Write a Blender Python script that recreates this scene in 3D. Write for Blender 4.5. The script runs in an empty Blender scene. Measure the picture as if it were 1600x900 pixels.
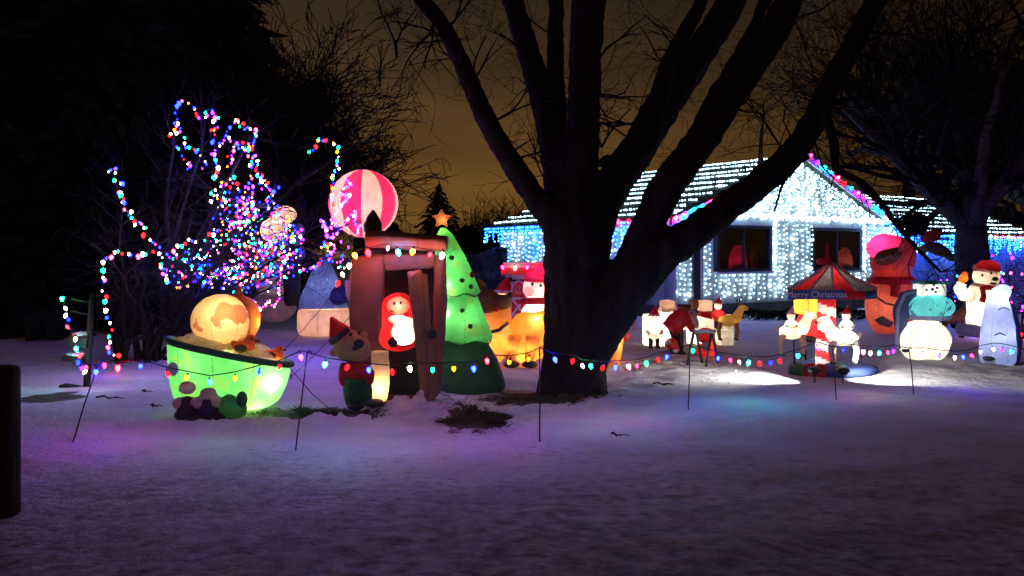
import bpy, math, random
import numpy as np
from mathutils import Vector, Matrix, noise

# ------------------------------------------------------------------ camera, sky, light
S = bpy.context.scene
COL = S.collection
F = 1331.0            # focal length in photo pixels (1600 wide)
EYE = 1.6
cam = bpy.data.objects.new("camera", bpy.data.cameras.new("camera"))
COL.objects.link(cam)
S.camera = cam
cam.location = (0, 0, EYE)
cam.rotation_euler = (math.radians(90), 0, 0)
cam.data.sensor_width = 36
cam.data.lens = 36 * F / 1600
cam.data.shift_y = -50 / 1600
cam.data.clip_start = 0.05
cam.data.clip_end = 3000

S.render.engine = 'CYCLES'
S.cycles.use_denoising = True
S.cycles.use_light_tree = True
S.cycles.max_bounces = 7
S.cycles.diffuse_bounces = 4
S.cycles.transmission_bounces = 6
S.cycles.transparent_max_bounces = 8
S.cycles.sample_clamp_indirect = 3.0
S.cycles.caustics_reflective = False
S.cycles.caustics_refractive = False
S.view_settings.view_transform = 'Standard'
S.view_settings.look = 'None'
S.view_settings.exposure = 0.35
S.view_settings.gamma = 1

W = bpy.data.worlds.new("World")
S.world = W
W.use_nodes = True
nt = W.node_tree
nt.nodes.clear()


def N(tree, typ, **kw):
    n = tree.nodes.new(typ)
    for k, v in kw.items():
        setattr(n, k, v)
    return n


def ramp(tree, stops, interp='LINEAR'):
    r = tree.nodes.new('ShaderNodeValToRGB')
    r.color_ramp.interpolation = interp
    e = r.color_ramp.elements
    while len(e) < len(stops):
        e.new(0.5)
    for el, (p, c) in zip(e, stops):
        el.position = p
        el.color = (*c, 1) if len(c) == 3 else c
    return r


# overcast night sky lit from below by a town behind the wood: brown near the horizon, darker overhead
tc = N(nt, 'ShaderNodeTexCoord')
sep = N(nt, 'ShaderNodeSeparateXYZ')
nt.links.new(tc.outputs['Generated'], sep.inputs[0])
rp = ramp(nt, [(0.0, (0.128, 0.062, 0.0130)), (0.09, (0.106, 0.051, 0.0120)), (0.19, (0.054, 0.0290, 0.0115)),
               (0.30, (0.024, 0.0145, 0.0080)), (1.0, (0.016, 0.0088, 0.0068))])
nt.links.new(sep.outputs['Z'], rp.inputs[0])
dot = N(nt, 'ShaderNodeVectorMath', operation='DOT_PRODUCT')
nt.links.new(tc.outputs['Generated'], dot.inputs[0])
dot.inputs[1].default_value = (-0.16, 0.987, 0)
mr = N(nt, 'ShaderNodeMapRange')
mr.inputs[1].default_value = 0.80
mr.inputs[2].default_value = 1.0
mr.inputs[3].default_value = 0.34
mr.inputs[4].default_value = 1.0
nt.links.new(dot.outputs['Value'], mr.inputs[0])
cl = N(nt, 'ShaderNodeTexNoise')
cl.inputs['Scale'].default_value = 4.0
cl.inputs['Detail'].default_value = 4.0
mp = N(nt, 'ShaderNodeMapping')
mp.inputs['Scale'].default_value = (1, 1, 4)
nt.links.new(tc.outputs['Generated'], mp.inputs[0])
nt.links.new(mp.outputs[0], cl.inputs[0])
cr = N(nt, 'ShaderNodeMapRange')
cr.inputs[1].default_value = 0.3
cr.inputs[2].default_value = 0.7
cr.inputs[3].default_value = 0.76
cr.inputs[4].default_value = 1.22
nt.links.new(cl.outputs[0], cr.inputs[0])
mu = N(nt, 'ShaderNodeMath', operation='MULTIPLY')
nt.links.new(mr.outputs[0], mu.inputs[0])
nt.links.new(cr.outputs[0], mu.inputs[1])
bg = N(nt, 'ShaderNodeBackground')
nt.links.new(rp.outputs[0], bg.inputs[0])
nt.links.new(mu.outputs[0], bg.inputs[1])
wo = N(nt, 'ShaderNodeOutputWorld')
nt.links.new(bg.outputs[0], wo.inputs[0])

moon = bpy.data.objects.new("moon", bpy.data.lights.new("moon", 'SUN'))  # added fill that reddens the foreground snow; no moon is seen
COL.objects.link(moon)
moon.data.energy = 0.060
moon.data.angle = math.radians(10)
moon.data.color = (1, 0.42, 0.30)
moon.rotation_euler = (math.radians(35), math.radians(10), 0)

rnd = random.Random(7)


# ------------------------------------------------------------------ helpers
def gz(x, y):
    """height of the snow at x, y"""
    z = 0.05 * noise.noise(Vector((x * .35, y * .35, 0))) + 0.026 * noise.noise(Vector((x * 1.3, y * 1.3, 3)))
    z += 0.016 * noise.noise(Vector((x * 3.4, y * 3.1, 9))) - 0.012 * max(0, noise.noise(Vector((x * 5.5, y * 5.0, 17))) - .1)
    if 11.2 < y < 14.5 and .8 < x < 9:
        z += .030 * math.sin(math.pi * (y - 11.2) / 3.3) * noise.noise(Vector((x * 4.5, y * 4.5, 31)))
    for cx, cy, rx, ry, h in MOUNDS:
        q = ((x - cx) / rx) ** 2 + ((y - cy) / ry) ** 2
        if q < 6:
            z += h * math.exp(-q) * (.8 + 1.1 * noise.noise(Vector((x * 8, y * 8, 5))) + .5 * noise.noise(Vector((x * 19, y * 19, 2))))
    return z


def at(px, py, Y):
    return Vector(((px - 800) / F * Y, Y, EYE - (py - 400) / F * Y))


def gx(px, Y):
    return (px - 800) / F * Y


MOUNDS = [(-1.06, 8.78, .32, .16, .16), (-.75, 8.55, .22, .16, .14), (-.47, 8.75, .16, .2, .12), (-2.6, 8.0, .7, .22, .07),
          (-1.75, 8.1, .5, .12, .06), (-.30, 8.1, .3, .14, .05), (.9, 9.5, .9, .5, .06), (-1.5, 8.25, .6, .1, .05)]


class MB:
    def __init__(s):
        s.v, s.f, s.m = [], [], []

    def add(s, vs, fs, mi=0):
        o = len(s.v)
        s.v += [tuple(p) for p in vs]
        s.f += [tuple(i + o for i in f) for f in fs]
        s.m += [mi] * len(fs)
        return s

    def box(s, c, d, rot=None, mi=0, taper=1.0):
        x, y, z = d[0] / 2, d[1] / 2, d[2] / 2
        vs = []
        for sz in (-1, 1):
            t = 1 if sz < 0 else taper
            for sx, sy in ((-1, -1), (1, -1), (1, 1), (-1, 1)):
                p = Vector((sx * x * t, sy * y * t, sz * z))
                if rot is not None:
                    p = rot @ p
                vs.append(p + Vector(c))
        return s.add(vs, [(3, 2, 1, 0), (4, 5, 6, 7), (0, 1, 5, 4), (1, 2, 6, 5), (2, 3, 7, 6), (3, 0, 4, 7)], mi)

    def tube(s, pts, rad, n=6, mi=0, cap=True, closed=False):
        pts = [Vector(p) for p in pts]
        k = len(pts)
        if not hasattr(rad, '__len__'):
            rad = [rad] * k
        vs, up = [], None
        for i, p in enumerate(pts):
            a, b = (pts[(i - 1) % k], pts[(i + 1) % k]) if closed else (pts[max(i - 1, 0)], pts[min(i + 1, k - 1)])
            t = (b - a)
            t = t.normalized() if t.length > 1e-9 else Vector((0, 0, 1))
            if up is None:
                up = t.orthogonal().normalized()
            else:
                up = (up - t * up.dot(t))
                up = up.normalized() if up.length > 1e-6 else t.orthogonal().normalized()
            w = t.cross(up)
            for j in range(n):
                an = 2 * math.pi * j / n
                vs.append(p + (up * math.cos(an) + w * math.sin(an)) * rad[i])
        fs = []
        for i in range(k if closed else k - 1):
            i2 = (i + 1) % k
            for j in range(n):
                fs.append((i * n + j, i * n + (j + 1) % n, i2 * n + (j + 1) % n, i2 * n + j))
        if cap and not closed:
            fs.append(tuple(range(n - 1, -1, -1)))
            fs.append(tuple((k - 1) * n + j for j in range(n)))
        return s.add(vs, fs, mi)

    def lathe(s, prof, n=20, c=(0, 0, 0), rot=None, mi=0, sx=1, sy=1, wob=None):
        vs = []
        c = Vector(c)
        for (r, z) in prof:
            for j in range(n):
                a = 2 * math.pi * j / n
                rr = r * (wob(a, z) if wob else 1)
                p = Vector((rr * math.cos(a) * sx, rr * math.sin(a) * sy, z))
                if rot is not None:
                    p = rot @ p
                vs.append(p + c)
        fs = []
        k = len(prof)
        for i in range(k - 1):
            for j in range(n):
                fs.append((i * n + j, i * n + (j + 1) % n, (i + 1) * n + (j + 1) % n, (i + 1) * n + j))
        fs.append(tuple(range(n - 1, -1, -1)))
        fs.append(tuple((k - 1) * n + j for j in range(n)))
        return s.add(vs, fs, mi)

    def ell(s, c, r, n=18, m=11, rot=None, mi=0):
        if not hasattr(r, '__len__'):
            r = (r, r, r)
        prof = []
        for i in range(m + 1):
            a = -math.pi / 2 + math.pi * i / m
            prof.append((max(math.cos(a), 0.004), math.sin(a)))
        mat = Matrix.Diagonal(Vector(r)).to_3x3()
        if rot is not None:
            mat = rot @ mat
        return s.lathe(prof, n, c, mat, mi)

    def octa(s, c, r, mi=0, st=1.0):
        x, y, z = c
        return s.add([(x + r, y, z), (x - r, y, z), (x, y + r, z), (x, y - r, z), (x, y, z + r * st), (x, y, z - r * st)],
                     [(0, 2, 4), (2, 1, 4), (1, 3, 4), (3, 0, 4), (2, 0, 5), (1, 2, 5), (3, 1, 5), (0, 3, 5)], mi)

    def prism(s, outline, y0, y1, mi=0):
        """outline of (x, z) points given depth from y0 to y1"""
        n = len(outline)
        vs = [(x, y0, z) for x, z in outline] + [(x, y1, z) for x, z in outline]
        fs = [tuple(range(n)), tuple(range(2 * n - 1, n - 1, -1))]
        fs += [(j, j + n, (j + 1) % n + n, (j + 1) % n) for j in range(n)]
        return s.add(vs, fs, mi)

    def mesh(s, name, mats, smooth=True):
        me = bpy.data.meshes.new(name)
        me.from_pydata(s.v, [], s.f)
        for m in (mats if isinstance(mats, (list, tuple)) else [mats]):
            me.materials.append(m)
        me.polygons.foreach_set('material_index', s.m)
        me.polygons.foreach_set('use_smooth', [smooth] * len(s.f))
        me.update()
        return me

    def build(s, name, mats, parent=None, smooth=True):
        return link(name, s.mesh(name, mats, smooth), parent)


def link(name, me, parent=None, loc=None):
    o = bpy.data.objects.new(name, me)
    COL.objects.link(o)
    if parent is not None:
        o.parent = parent
    if loc is not None:
        o.location = loc
    return o


_bake = [0]


def blob(name, mb, mat, parent=None, voxel=0.03, sm=4, disp='folds'):
    """unite overlapping solids into one smooth continuous skin"""
    me = mb.mesh(name, mat)
    o = bpy.data.objects.new('bake', me)
    COL.objects.link(o)
    r = o.modifiers.new('r', 'REMESH')
    r.mode = 'VOXEL'
    r.voxel_size = voxel
    if sm:
        q = o.modifiers.new('s', 'SMOOTH')
        q.factor = 0.5
        q.iterations = sm
    if disp == 'folds':
        disp = [(voxel * 7, voxel * .8), (voxel * 2.6, voxel * .35)]
    if disp:
        for k, (size, strength) in enumerate(disp):
            tx = bpy.data.textures.new('relief', 'CLOUDS')
            tx.noise_scale = size
            tx.noise_depth = 2
            q = o.modifiers.new('d%d' % k, 'DISPLACE')
            q.texture = tx
            q.strength = strength
            q.mid_level = 0.5
    dg = bpy.context.evaluated_depsgraph_get()
    out = bpy.data.meshes.new_from_object(o.evaluated_get(dg))
    bpy.data.objects.remove(o)
    bpy.data.meshes.remove(me)
    out.name = name
    out.materials.clear()
    out.materials.append(mat)
    out.polygons.foreach_set('use_smooth', [True] * len(out.polygons))
    out.polygons.foreach_set('material_index', [0] * len(out.polygons))
    return link(name, out, parent)


def tag(o, label=None, cat=None, group=None, kind=None):
    for k, v in (('label', label), ('category', cat), ('group', group), ('kind', kind)):
        if v:
            o[k] = v
    return o


def thing(name, label, cat, loc=(0, 0, 0), rz=0, group=None):
    o = bpy.data.objects.new(name, None)
    o.empty_display_size = .2
    COL.objects.link(o)
    o.location = loc
    o.rotation_euler = (0, 0, rz)
    return tag(o, label, cat, group)


class Spot:
    """a thing standing on the snow; p() turns a photo pixel into a point local to its base"""

    def __init__(s, name, label, cat, px, Y, group=None, gz0=None):
        s.Y = Y
        x = gx(px, Y)
        s.z0 = gz(x, Y) if gz0 is None else gz0
        s.base = Vector((x, Y, s.z0))
        s.o = thing(name, label, cat, s.base, 0, group)
        s.k = Y / F

    def p(s, px, py, dy=0.0):
        return at(px, py, s.Y + dy) - s.base

    def lamp(s, pos, watts, color=(1, .82, .6), r=.05):
        return lamp(s.o, pos, watts, color, r)


def lamp(parent, pos, watts, color=(1, .82, .6), r=.05):
    l = bpy.data.lights.new('lamp', 'POINT')
    l.energy = watts
    l.color = color
    l.shadow_soft_size = r
    o = bpy.data.objects.new('lamp', l)
    COL.objects.link(o)
    o.parent = parent
    o.location = pos
    return o


def rotY(a):
    return Matrix.Rotation(math.radians(a), 3, 'Y')


def rotX(a):
    return Matrix.Rotation(math.radians(a), 3, 'X')


def rotZ(a):
    return Matrix.Rotation(math.radians(a), 3, 'Z')


# ------------------------------------------------------------------ materials
def new_mat(name):
    m = bpy.data.materials.new(name)
    m.use_nodes = True
    t = m.node_tree
    t.nodes.clear()
    out = N(t, 'ShaderNodeOutputMaterial')
    return m, t, out


def _noise(t, scale, detail=5, vec=None, stretch=None):
    c = N(t, 'ShaderNodeTexCoord')
    n = N(t, 'ShaderNodeTexNoise')
    n.inputs['Scale'].default_value = scale
    n.inputs['Detail'].default_value = detail
    src = c.outputs['Object']
    if stretch:
        mpn = N(t, 'ShaderNodeMapping')
        mpn.inputs['Scale'].default_value = stretch
        t.links.new(src, mpn.inputs[0])
        src = mpn.outputs[0]
    t.links.new(src, n.inputs['Vector'])
    return n


def paint(name, col, rough=.6, var=.25, scale=6, bump=.15, bscale=30, stretch=None, metal=0):
    spec = .08 if rough >= .8 else .5
    m, t, out = new_mat(name)
    b = N(t, 'ShaderNodeBsdfPrincipled')
    b.inputs['Roughness'].default_value = rough
    b.inputs['Metallic'].default_value = metal
    b.inputs['Specular IOR Level'].default_value = spec
    n = _noise(t, scale, 5, None, stretch)
    r = ramp(t, [(0.3, tuple(c * (1 - var) for c in col)), (0.7, tuple(min(1, c * (1 + var)) for c in col))])
    t.links.new(n.outputs[0], r.inputs[0])
    t.links.new(r.outputs[0], b.inputs['Base Color'])
    if bump:
        n2 = _noise(t, bscale, 4, None, stretch)
        bm = N(t, 'ShaderNodeBump')
        bm.inputs['Strength'].default_value = bump
        bm.inputs['Distance'].default_value = .02
        t.links.new(n2.outputs[0], bm.inputs['Height'])
        t.links.new(bm.outputs[0], b.inputs['Normal'])
    t.links.new(b.outputs[0], out.inputs[0])
    return m


def nylon(name, col, trans=.5, spots=None, wrinkle=.35, seams=7):
    """thin inflatable fabric: lets the lamp inside shine through; spots = (colour, scale, threshold) printed blotches"""
    m, t, out = new_mat(name)
    d = N(t, 'ShaderNodeBsdfPrincipled')
    d.inputs['Roughness'].default_value = .55
    tr = N(t, 'ShaderNodeBsdfTranslucent')
    mx = N(t, 'ShaderNodeMixShader')
    mx.inputs[0].default_value = trans
    n = _noise(t, 5, 4)
    r = ramp(t, [(0.3, tuple(c * .72 for c in col)), (0.7, tuple(min(1, c * 1.1) for c in col))])
    t.links.new(n.outputs[0], r.inputs[0])
    src = r.outputs[0]
    if spots:
        sn = _noise(t, spots[1], 6)
        sr = ramp(t, [(spots[2], (0, 0, 0)), (spots[2] + .03, (1, 1, 1))])
        t.links.new(sn.outputs[0], sr.inputs[0])
        mc = N(t, 'ShaderNodeMixRGB')
        t.links.new(sr.outputs[0], mc.inputs[0])
        t.links.new(src, mc.inputs[1])
        mc.inputs[2].default_value = (*spots[0], 1)
        src = mc.outputs[0]
    # stitched meridian seams; pucker shading beside them is mixed into the colour
    co = N(t, 'ShaderNodeTexCoord')
    sx_ = N(t, 'ShaderNodeSeparateXYZ')
    t.links.new(co.outputs['Object'], sx_.inputs[0])

    def mth(op, a, b=None):
        k = N(t, 'ShaderNodeMath', operation=op)
        for i_, v in enumerate((a, b)):
            if v is None:
                continue
            if hasattr(v, 'links'):
                t.links.new(v, k.inputs[i_])
            else:
                k.inputs[i_].default_value = v
        return k.outputs[0]
    an = mth('MULTIPLY', mth('ARCTAN2', sx_.outputs['Y'], sx_.outputs['X']), seams / 6.2832)
    ds = mth('ABSOLUTE', mth('SUBTRACT', mth('FRACT', mth('ADD', an, 20.3)), .5))
    pk = _noise(t, 26, 3, None, (1, 1, 1.6))
    near = mth('MULTIPLY', mth('SUBTRACT', .20, ds), 5.0)
    near.node.use_clamp = True
    pucker_shade = mth('MULTIPLY', near, mth('SUBTRACT', pk.outputs[0], .5))
    line = mth('LESS_THAN', ds, .014)
    dk = mth('SUBTRACT', mth('ADD', 1.0, mth('MULTIPLY', pucker_shade, .9)), mth('MULTIPLY', line, .45))
    vm = N(t, 'ShaderNodeVectorMath', operation='SCALE')
    t.links.new(src, vm.inputs[0])
    t.links.new(dk, vm.inputs['Scale'])
    src = vm.outputs[0]
    t.links.new(src, d.inputs['Base Color'])
    t.links.new(src, tr.inputs['Color'])
    if wrinkle:
        n2 = _noise(t, 9, 6, None, (1, 1, .5))
        bm = N(t, 'ShaderNodeBump')
        bm.inputs['Strength'].default_value = wrinkle
        bm.inputs['Distance'].default_value = .03
        t.links.new(n2.outputs[0], bm.inputs['Height'])
        t.links.new(bm.outputs[0], d.inputs['Normal'])
        t.links.new(bm.outputs[0], tr.inputs['Normal'])
    t.links.new(d.outputs[0], mx.inputs[1])
    t.links.new(tr.outputs[0], mx.inputs[2])
    t.links.new(mx.outputs[0], out.inputs[0])
    return m


def glow(name, col, strength):
    m, t, out = new_mat(name)
    e = N(t, 'ShaderNodeEmission')
    e.inputs[0].default_value = (*col, 1)
    e.inputs[1].default_value = strength
    t.links.new(e.outputs[0], out.inputs[0])
    return m


BULBC = {   # glass colour, brightness of the large bulb, brightness of the small bulb
    'blue': ((.001, .0025, 1.0), 150, 140), 'red': ((1.0, .002, .003), 50, 40), 'green': ((.001, .50, .09), 165, 90), 'orange': ((1.0, .17, .004), 34, 24),
    'pink': ((1.0, .018, .12), 36, 36), 'white': ((1.0, .74, .52), 24, 20), 'teal': ((.002, .50, .42), 210, 95), 'violet': ((.10, .003, 1.0), 105, 95), 'cyan': ((.003, .22, 1.0), 110, 85),
}
M = {}
for k, (c, big_, small_) in BULBC.items():
    M['c9_' + k] = glow('large bulb glass ' + k, c, big_ * .55)
    M['c9rope_' + k] = glow('faint large bulb glass ' + k, c, big_ * .38)
    M['c9star_' + k] = glow('strongest large bulb glass ' + k, c, big_ * (1.9 if k in ('blue', 'violet', 'teal', 'green') else 6.0))
    M['c9bright_' + k] = glow('bright large bulb glass ' + k, c, big_ * 2.6)
    M['mini_' + k] = glow('small bulb glass ' + k, c, small_)
M['ice_white'] = glow('icicle bulb white', (.46, .80, 1.0), 9.0)
M['ice_hot'] = glow('icicle bulb bright white', (.52, .85, 1.0), 17.0)
M['ice_gable'] = glow('gable icicle bulb', (.50, .84, 1.0), 13)
M['ice_blue'] = glow('icicle bulb blue', (.005, .070, 1.0), 60)
M['ice_cyan'] = glow('icicle bulb pale blue', (.03, .36, 1.0), 18)
M['socket'] = paint('socket plastic', (.01, .03, .015), .5, .1, 5, 0)
M['wire'] = paint('wire plastic', (.008, .014, .01), .5, .1, 5, 0)
M['steel'] = paint('dark steel rod', (.03, .03, .032), .45, .2, 9, 0, metal=.6)
M['bark'] = paint('dark bark', (.020, .017, .015), .9, .45, 5, .9, 16, (1.6, 1.6, .3))
M['bark_grey'] = paint('grey bark', (.042, .036, .033), .9, .4, 5, .6, 16, (1.6, 1.6, .3))
M['twig'] = paint('twig bark', (.016, .0135, .012), .9, .3, 4, 0)
M['needle'] = paint('dark evergreen needles', (.018, .026, .018), .85, .5, 2, 0)
M['blue_lit_needle'] = paint('blue lit evergreen needles', (.10, .13, .14), .8, .5, 2, 0)  # pale blue of the icicle light is mixed into the needle colour
M['grass'] = paint('winter grass blades', (.06, .07, .022), .8, .5, 3, 0)
M['wood_post'] = paint('weathered post wood', (.06, .042, .035), .85, .35, 4, .5, 14, (3, 3, .4))
M['dark_wood'] = paint('dark stand wood', (.022, .018, .016), .8, .35, 4, .4, 14, (3, 3, .4))  # dark brown wood with random tone
M['white_paint'] = paint('white painted boards', (.46, .46, .46), .6, .12, 2.5, .12, 20, (2, 2, .4))
M['trim_paint'] = paint('white painted trim', (.62, .61, .64), .55, .1, 3, .05)
M['shingle'] = paint('dark roof shingle', (.045, .045, .05), .9, .4, 7, .4, 40)
M['concrete'] = paint('dark foundation', (.09, .085, .08), .9, .3, 4, .3)
M['window_frame'] = paint('dark window frame', (.03, .03, .034), .45, .1, 4, 0)
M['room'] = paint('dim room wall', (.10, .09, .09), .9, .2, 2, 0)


def glass_mat():
    m, t, out = new_mat('window glass')
    tr = N(t, 'ShaderNodeBsdfTransparent')
    tr.inputs[0].default_value = (.75, .78, .8, 1)
    g = N(t, 'ShaderNodeBsdfGlossy')
    g.inputs['Roughness'].default_value = .05
    mx = N(t, 'ShaderNodeMixShader')
    mx.inputs[0].default_value = .10
    t.links.new(tr.outputs[0], mx.inputs[1])
    t.links.new(g.outputs[0], mx.inputs[2])
    t.links.new(mx.outputs[0], out.inputs[0])
    return m


M['glass'] = glass_mat()


def snow_mat():
    m, t, out = new_mat('trodden snow')
    b = N(t, 'ShaderNodeBsdfPrincipled')
    b.inputs['Roughness'].default_value = .75
    b.inputs['Specular IOR Level'].default_value = .25
    g = N(t, 'ShaderNodeNewGeometry')
    sp = N(t, 'ShaderNodeSeparateXYZ')
    t.links.new(g.outputs['Position'], sp.inputs[0])

    def nz(scale, detail, sy=1.0, off=0):
        mpn = N(t, 'ShaderNodeMapping')
        mpn.inputs['Scale'].default_value = (1, sy, 1)
        mpn.inputs['Location'].default_value = (off, off, 0)
        n = N(t, 'ShaderNodeTexNoise')
        n.inputs['Scale'].default_value = scale
        n.inputs['Detail'].default_value = detail
        n.inputs['Roughness'].default_value = .62
        t.links.new(g.outputs['Position'], mpn.inputs[0])
        t.links.new(mpn.outputs[0], n.inputs['Vector'])
        return n
    # snow colour, slightly dirty in patches
    a = nz(1.1, 6, 1.4)
    ca = ramp(t, [(.3, (.66, .66, .67)), (.65, (.86, .86, .87))])
    t.links.new(a.outputs[0], ca.inputs[0])
    # dead lawn that shows through the thin cover, its increase nearer the road paints in the dim foreground
    tuft = nz(8.5, 9, 1.25, 4)
    far = N(t, 'ShaderNodeMapRange')
    far.inputs[1].default_value = 4.0
    far.inputs[2].default_value = 8.2
    far.inputs[3].default_value = -.10
    far.inputs[4].default_value = .34
    t.links.new(sp.outputs['Y'], far.inputs[0])
    patch = nz(.9, 3, 1.5, 11)
    pm = N(t, 'ShaderNodeMath', operation='MULTIPLY')
    pm.inputs[1].default_value = .36
    t.links.new(patch.outputs[0], pm.inputs[0])
    s1 = N(t, 'ShaderNodeMath', operation='SUBTRACT')
    t.links.new(tuft.outputs[0], s1.inputs[0])
    t.links.new(far.outputs[0], s1.inputs[1])
    s2 = N(t, 'ShaderNodeMath', operation='ADD')
    t.links.new(s1.outputs[0], s2.inputs[0])
    t.links.new(pm.outputs[0], s2.inputs[1])
    rr = ramp(t, [(.50, (0, 0, 0)), (.90, (.85, .85, .85))])
    t.links.new(s2.outputs[0], rr.inputs[0])
    # bare places in front of and beside the hut and the tree
    prev = rr.outputs[0]
    wob = nz(3.6, 8, 1, 2)
    for cx, cy, rx, ry in ((-1.93, 8.62, .66, .34), (-.36, 8.25, .32, .55), (.35, 9.55, .75, .45), (-5.2, 9.6, .35, .4), (8.0, 12.9, .5, .25)):
        v = N(t, 'ShaderNodeVectorMath', operation='SUBTRACT')
        t.links.new(g.outputs['Position'], v.inputs[0])
        v.inputs[1].default_value = (cx, cy, 0)
        v2 = N(t, 'ShaderNodeVectorMath', operation='MULTIPLY')
        v2.inputs[1].default_value = (1 / rx, 1 / ry, 0)
        t.links.new(v.outputs[0], v2.inputs[0])
        ln = N(t, 'ShaderNodeVectorMath', operation='LENGTH')
        t.links.new(v2.outputs[0], ln.inputs[0])
        ad = N(t, 'ShaderNodeMath', operation='ADD')
        t.links.new(ln.outputs['Value'], ad.inputs[0])
        wm = N(t, 'ShaderNodeMath', operation='MULTIPLY_ADD')
        wm.inputs[1].default_value = 2.4
        wm.inputs[2].default_value = -.7
        t.links.new(wob.outputs[0], wm.inputs[0])
        t.links.new(wm.outputs[0], ad.inputs[1])
        r2 = ramp(t, [(.0, (1, 1, 1)), (.66, (1, 1, 1)), (.78, (0, 0, 0))])
        hf = N(t, 'ShaderNodeMath', operation='MULTIPLY')
        hf.inputs[1].default_value = .5
        t.links.new(ad.outputs[0], hf.inputs[0])
        t.links.new(hf.outputs[0], r2.inputs[0])
        mxm = N(t, 'ShaderNodeMath', operation='MAXIMUM')
        t.links.new(prev, mxm.inputs[0])
        t.links.new(r2.outputs[0], mxm.inputs[1])
        prev = mxm.outputs[0]
    gr = nz(40, 4)
    cg = ramp(t, [(.3, (.030, .020, .013)), (.7, (.115, .075, .045))])
    t.links.new(gr.outputs[0], cg.inputs[0])
    mx = N(t, 'ShaderNodeMixRGB')
    t.links.new(prev, mx.inputs[0])
    t.links.new(ca.outputs[0], mx.inputs[1])
    t.links.new(cg.outputs[0], mx.inputs[2])
    t.links.new(mx.outputs[0], b.inputs['Base Color'])
    # relief
    n1, n2, n3 = nz(4.2, 7, 1.1, 1), nz(19, 5, 1.1), nz(90, 3)
    m1 = N(t, 'ShaderNodeMath', operation='MULTIPLY_ADD')
    m1.inputs[1].default_value = .55
    t.links.new(n2.outputs[0], m1.inputs[0])
    t.links.new(n1.outputs[0], m1.inputs[2])
    m2 = N(t, 'ShaderNodeMath', operation='MULTIPLY_ADD')
    m2.inputs[1].default_value = .12
    t.links.new(n3.outputs[0], m2.inputs[0])
    t.links.new(m1.outputs[0], m2.inputs[2])
    bm = N(t, 'ShaderNodeBump')
    bm.inputs['Strength'].default_value = .9
    bm.inputs['Distance'].default_value = .13
    t.links.new(m2.outputs[0], bm.inputs['Height'])
    t.links.new(bm.outputs[0], b.inputs['Normal'])
    t.links.new(b.outputs[0], out.inputs[0])
    return m


M['snow'] = snow_mat()


# ------------------------------------------------------------------ ground
def axis(lo, hi, step, far):
    a = list(np.arange(lo, hi, step))
    s, x = step, hi
    while x < far:
        a.append(x)
        s *= 1.35
        x += s
    a.append(far)
    s, x = step, lo
    pre = []
    while x > -far:
        s *= 1.35
        x -= s
        pre.append(max(x, -far))
    return pre[::-1] + a


xs, ys = axis(-7.5, 9.0, .065, 600), axis(3.0, 15.0, .06, 600)
verts = [(x, y, gz(x, y) if -60 < x < 60 and -20 < y < 80 else 0.0) for y in ys for x in xs]
nx = len(xs)
faces = [(j * nx + i, j * nx + i + 1, (j + 1) * nx + i + 1, (j + 1) * nx + i) for j in range(len(ys) - 1) for i in range(nx - 1)]
gm = bpy.data.meshes.new('snow_ground')
gm.from_pydata(verts, [], faces)
gm.materials.append(M['snow'])
gm.polygons.foreach_set('use_smooth', [True] * len(faces))
tag(link('snow_ground', gm), kind='structure')


# grass blades in the bare places
def grass(name, label, areas, n, seed):
    r = random.Random(seed)
    mb = MB()
    for cx, cy, rx, ry, share in areas:
        for _ in range(int(n * share)):
            a, q = r.uniform(0, 6.283), math.sqrt(r.random()) * 1.25
            x, y = cx + rx * q * math.cos(a), cy + ry * q * math.sin(a)
            if noise.noise(Vector((x * 4, y * 4, 1))) + .5 * noise.noise(Vector((x * 11, y * 11, 8))) < .9 * (q - .62):
                continue
            z = gz(x, y) - .01
            h, l = r.uniform(.015, .055), r.uniform(.02, .10)
            b = r.uniform(0, 6.283)
            w = .004
            dx, dy = math.cos(b), math.sin(b)
            mb.add([(x - dy * w, y + dx * w, z), (x + dy * w, y - dx * w, z), (x + dx * l * .5, y + dy * l * .5, z + h * .7),
                    (x + dx * l, y + dy * l, z + h)], [(0, 1, 2), (0, 2, 3)])
    o = mb.build(name, M['grass'], None, False)
    tag(o, label, 'grass', None, 'stuff')
    return o


grass('grass', 'dark matted winter grass in the bare patches round the wooden hut',
      [(-1.93, 8.62, .55, .26, .4), (-.36, 8.25, .30, .50, .5), (.35, 9.4, .6, .3, .1)], 14000, 3)


# ------------------------------------------------------------------ light strings
def c9_mesh(col, kind='c9_'):
    mb = MB()
    mb.lathe([(.006, .052), (.012, .05), (.0125, .022), (.011, .02)], 8, mi=0)
    mb.lathe([(.012, .022), (.0215, .008), (.024, -.006), (.020, -.022), (.011, -.038), (.003, -.047)], 8, mi=1)
    return mb.mesh('bulb', [M['socket'], M[kind + col]])


def mini_mesh(col, r=.0155):
    mb = MB()
    mb.lathe([(.004, r * .9), (r * .9, r * .45), (r, -r * .1), (r * .7, -r * .9), (.003, -r * 1.5)], 6)
    return mb.mesh('bulb', M['mini_' + col])


C9 = {k: c9_mesh(k) for k in BULBC}
C9B = {k: c9_mesh(k, 'c9bright_') for k in BULBC}
C9R = {k: c9_mesh(k, 'c9rope_') for k in BULBC}
C9S = {k: c9_mesh(k, 'c9star_') for k in BULBC}
MINI = {k: mini_mesh(k) for k in BULBC}


def resample(pts, step, jit=0, r=None):
    pts = [Vector(p) for p in pts]
    out, acc = [pts[0]], 0
    for a, b in zip(pts, pts[1:]):
        L = (b - a).length
        d = step - acc
        while d <= L:
            out.append(a + (b - a) * (d / L))
            d += step
        acc = L - (d - step)
    if jit and r:
        out = [p + Vector((r.gauss(0, jit), r.gauss(0, jit), r.gauss(0, jit))) for p in out]
    return out


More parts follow.
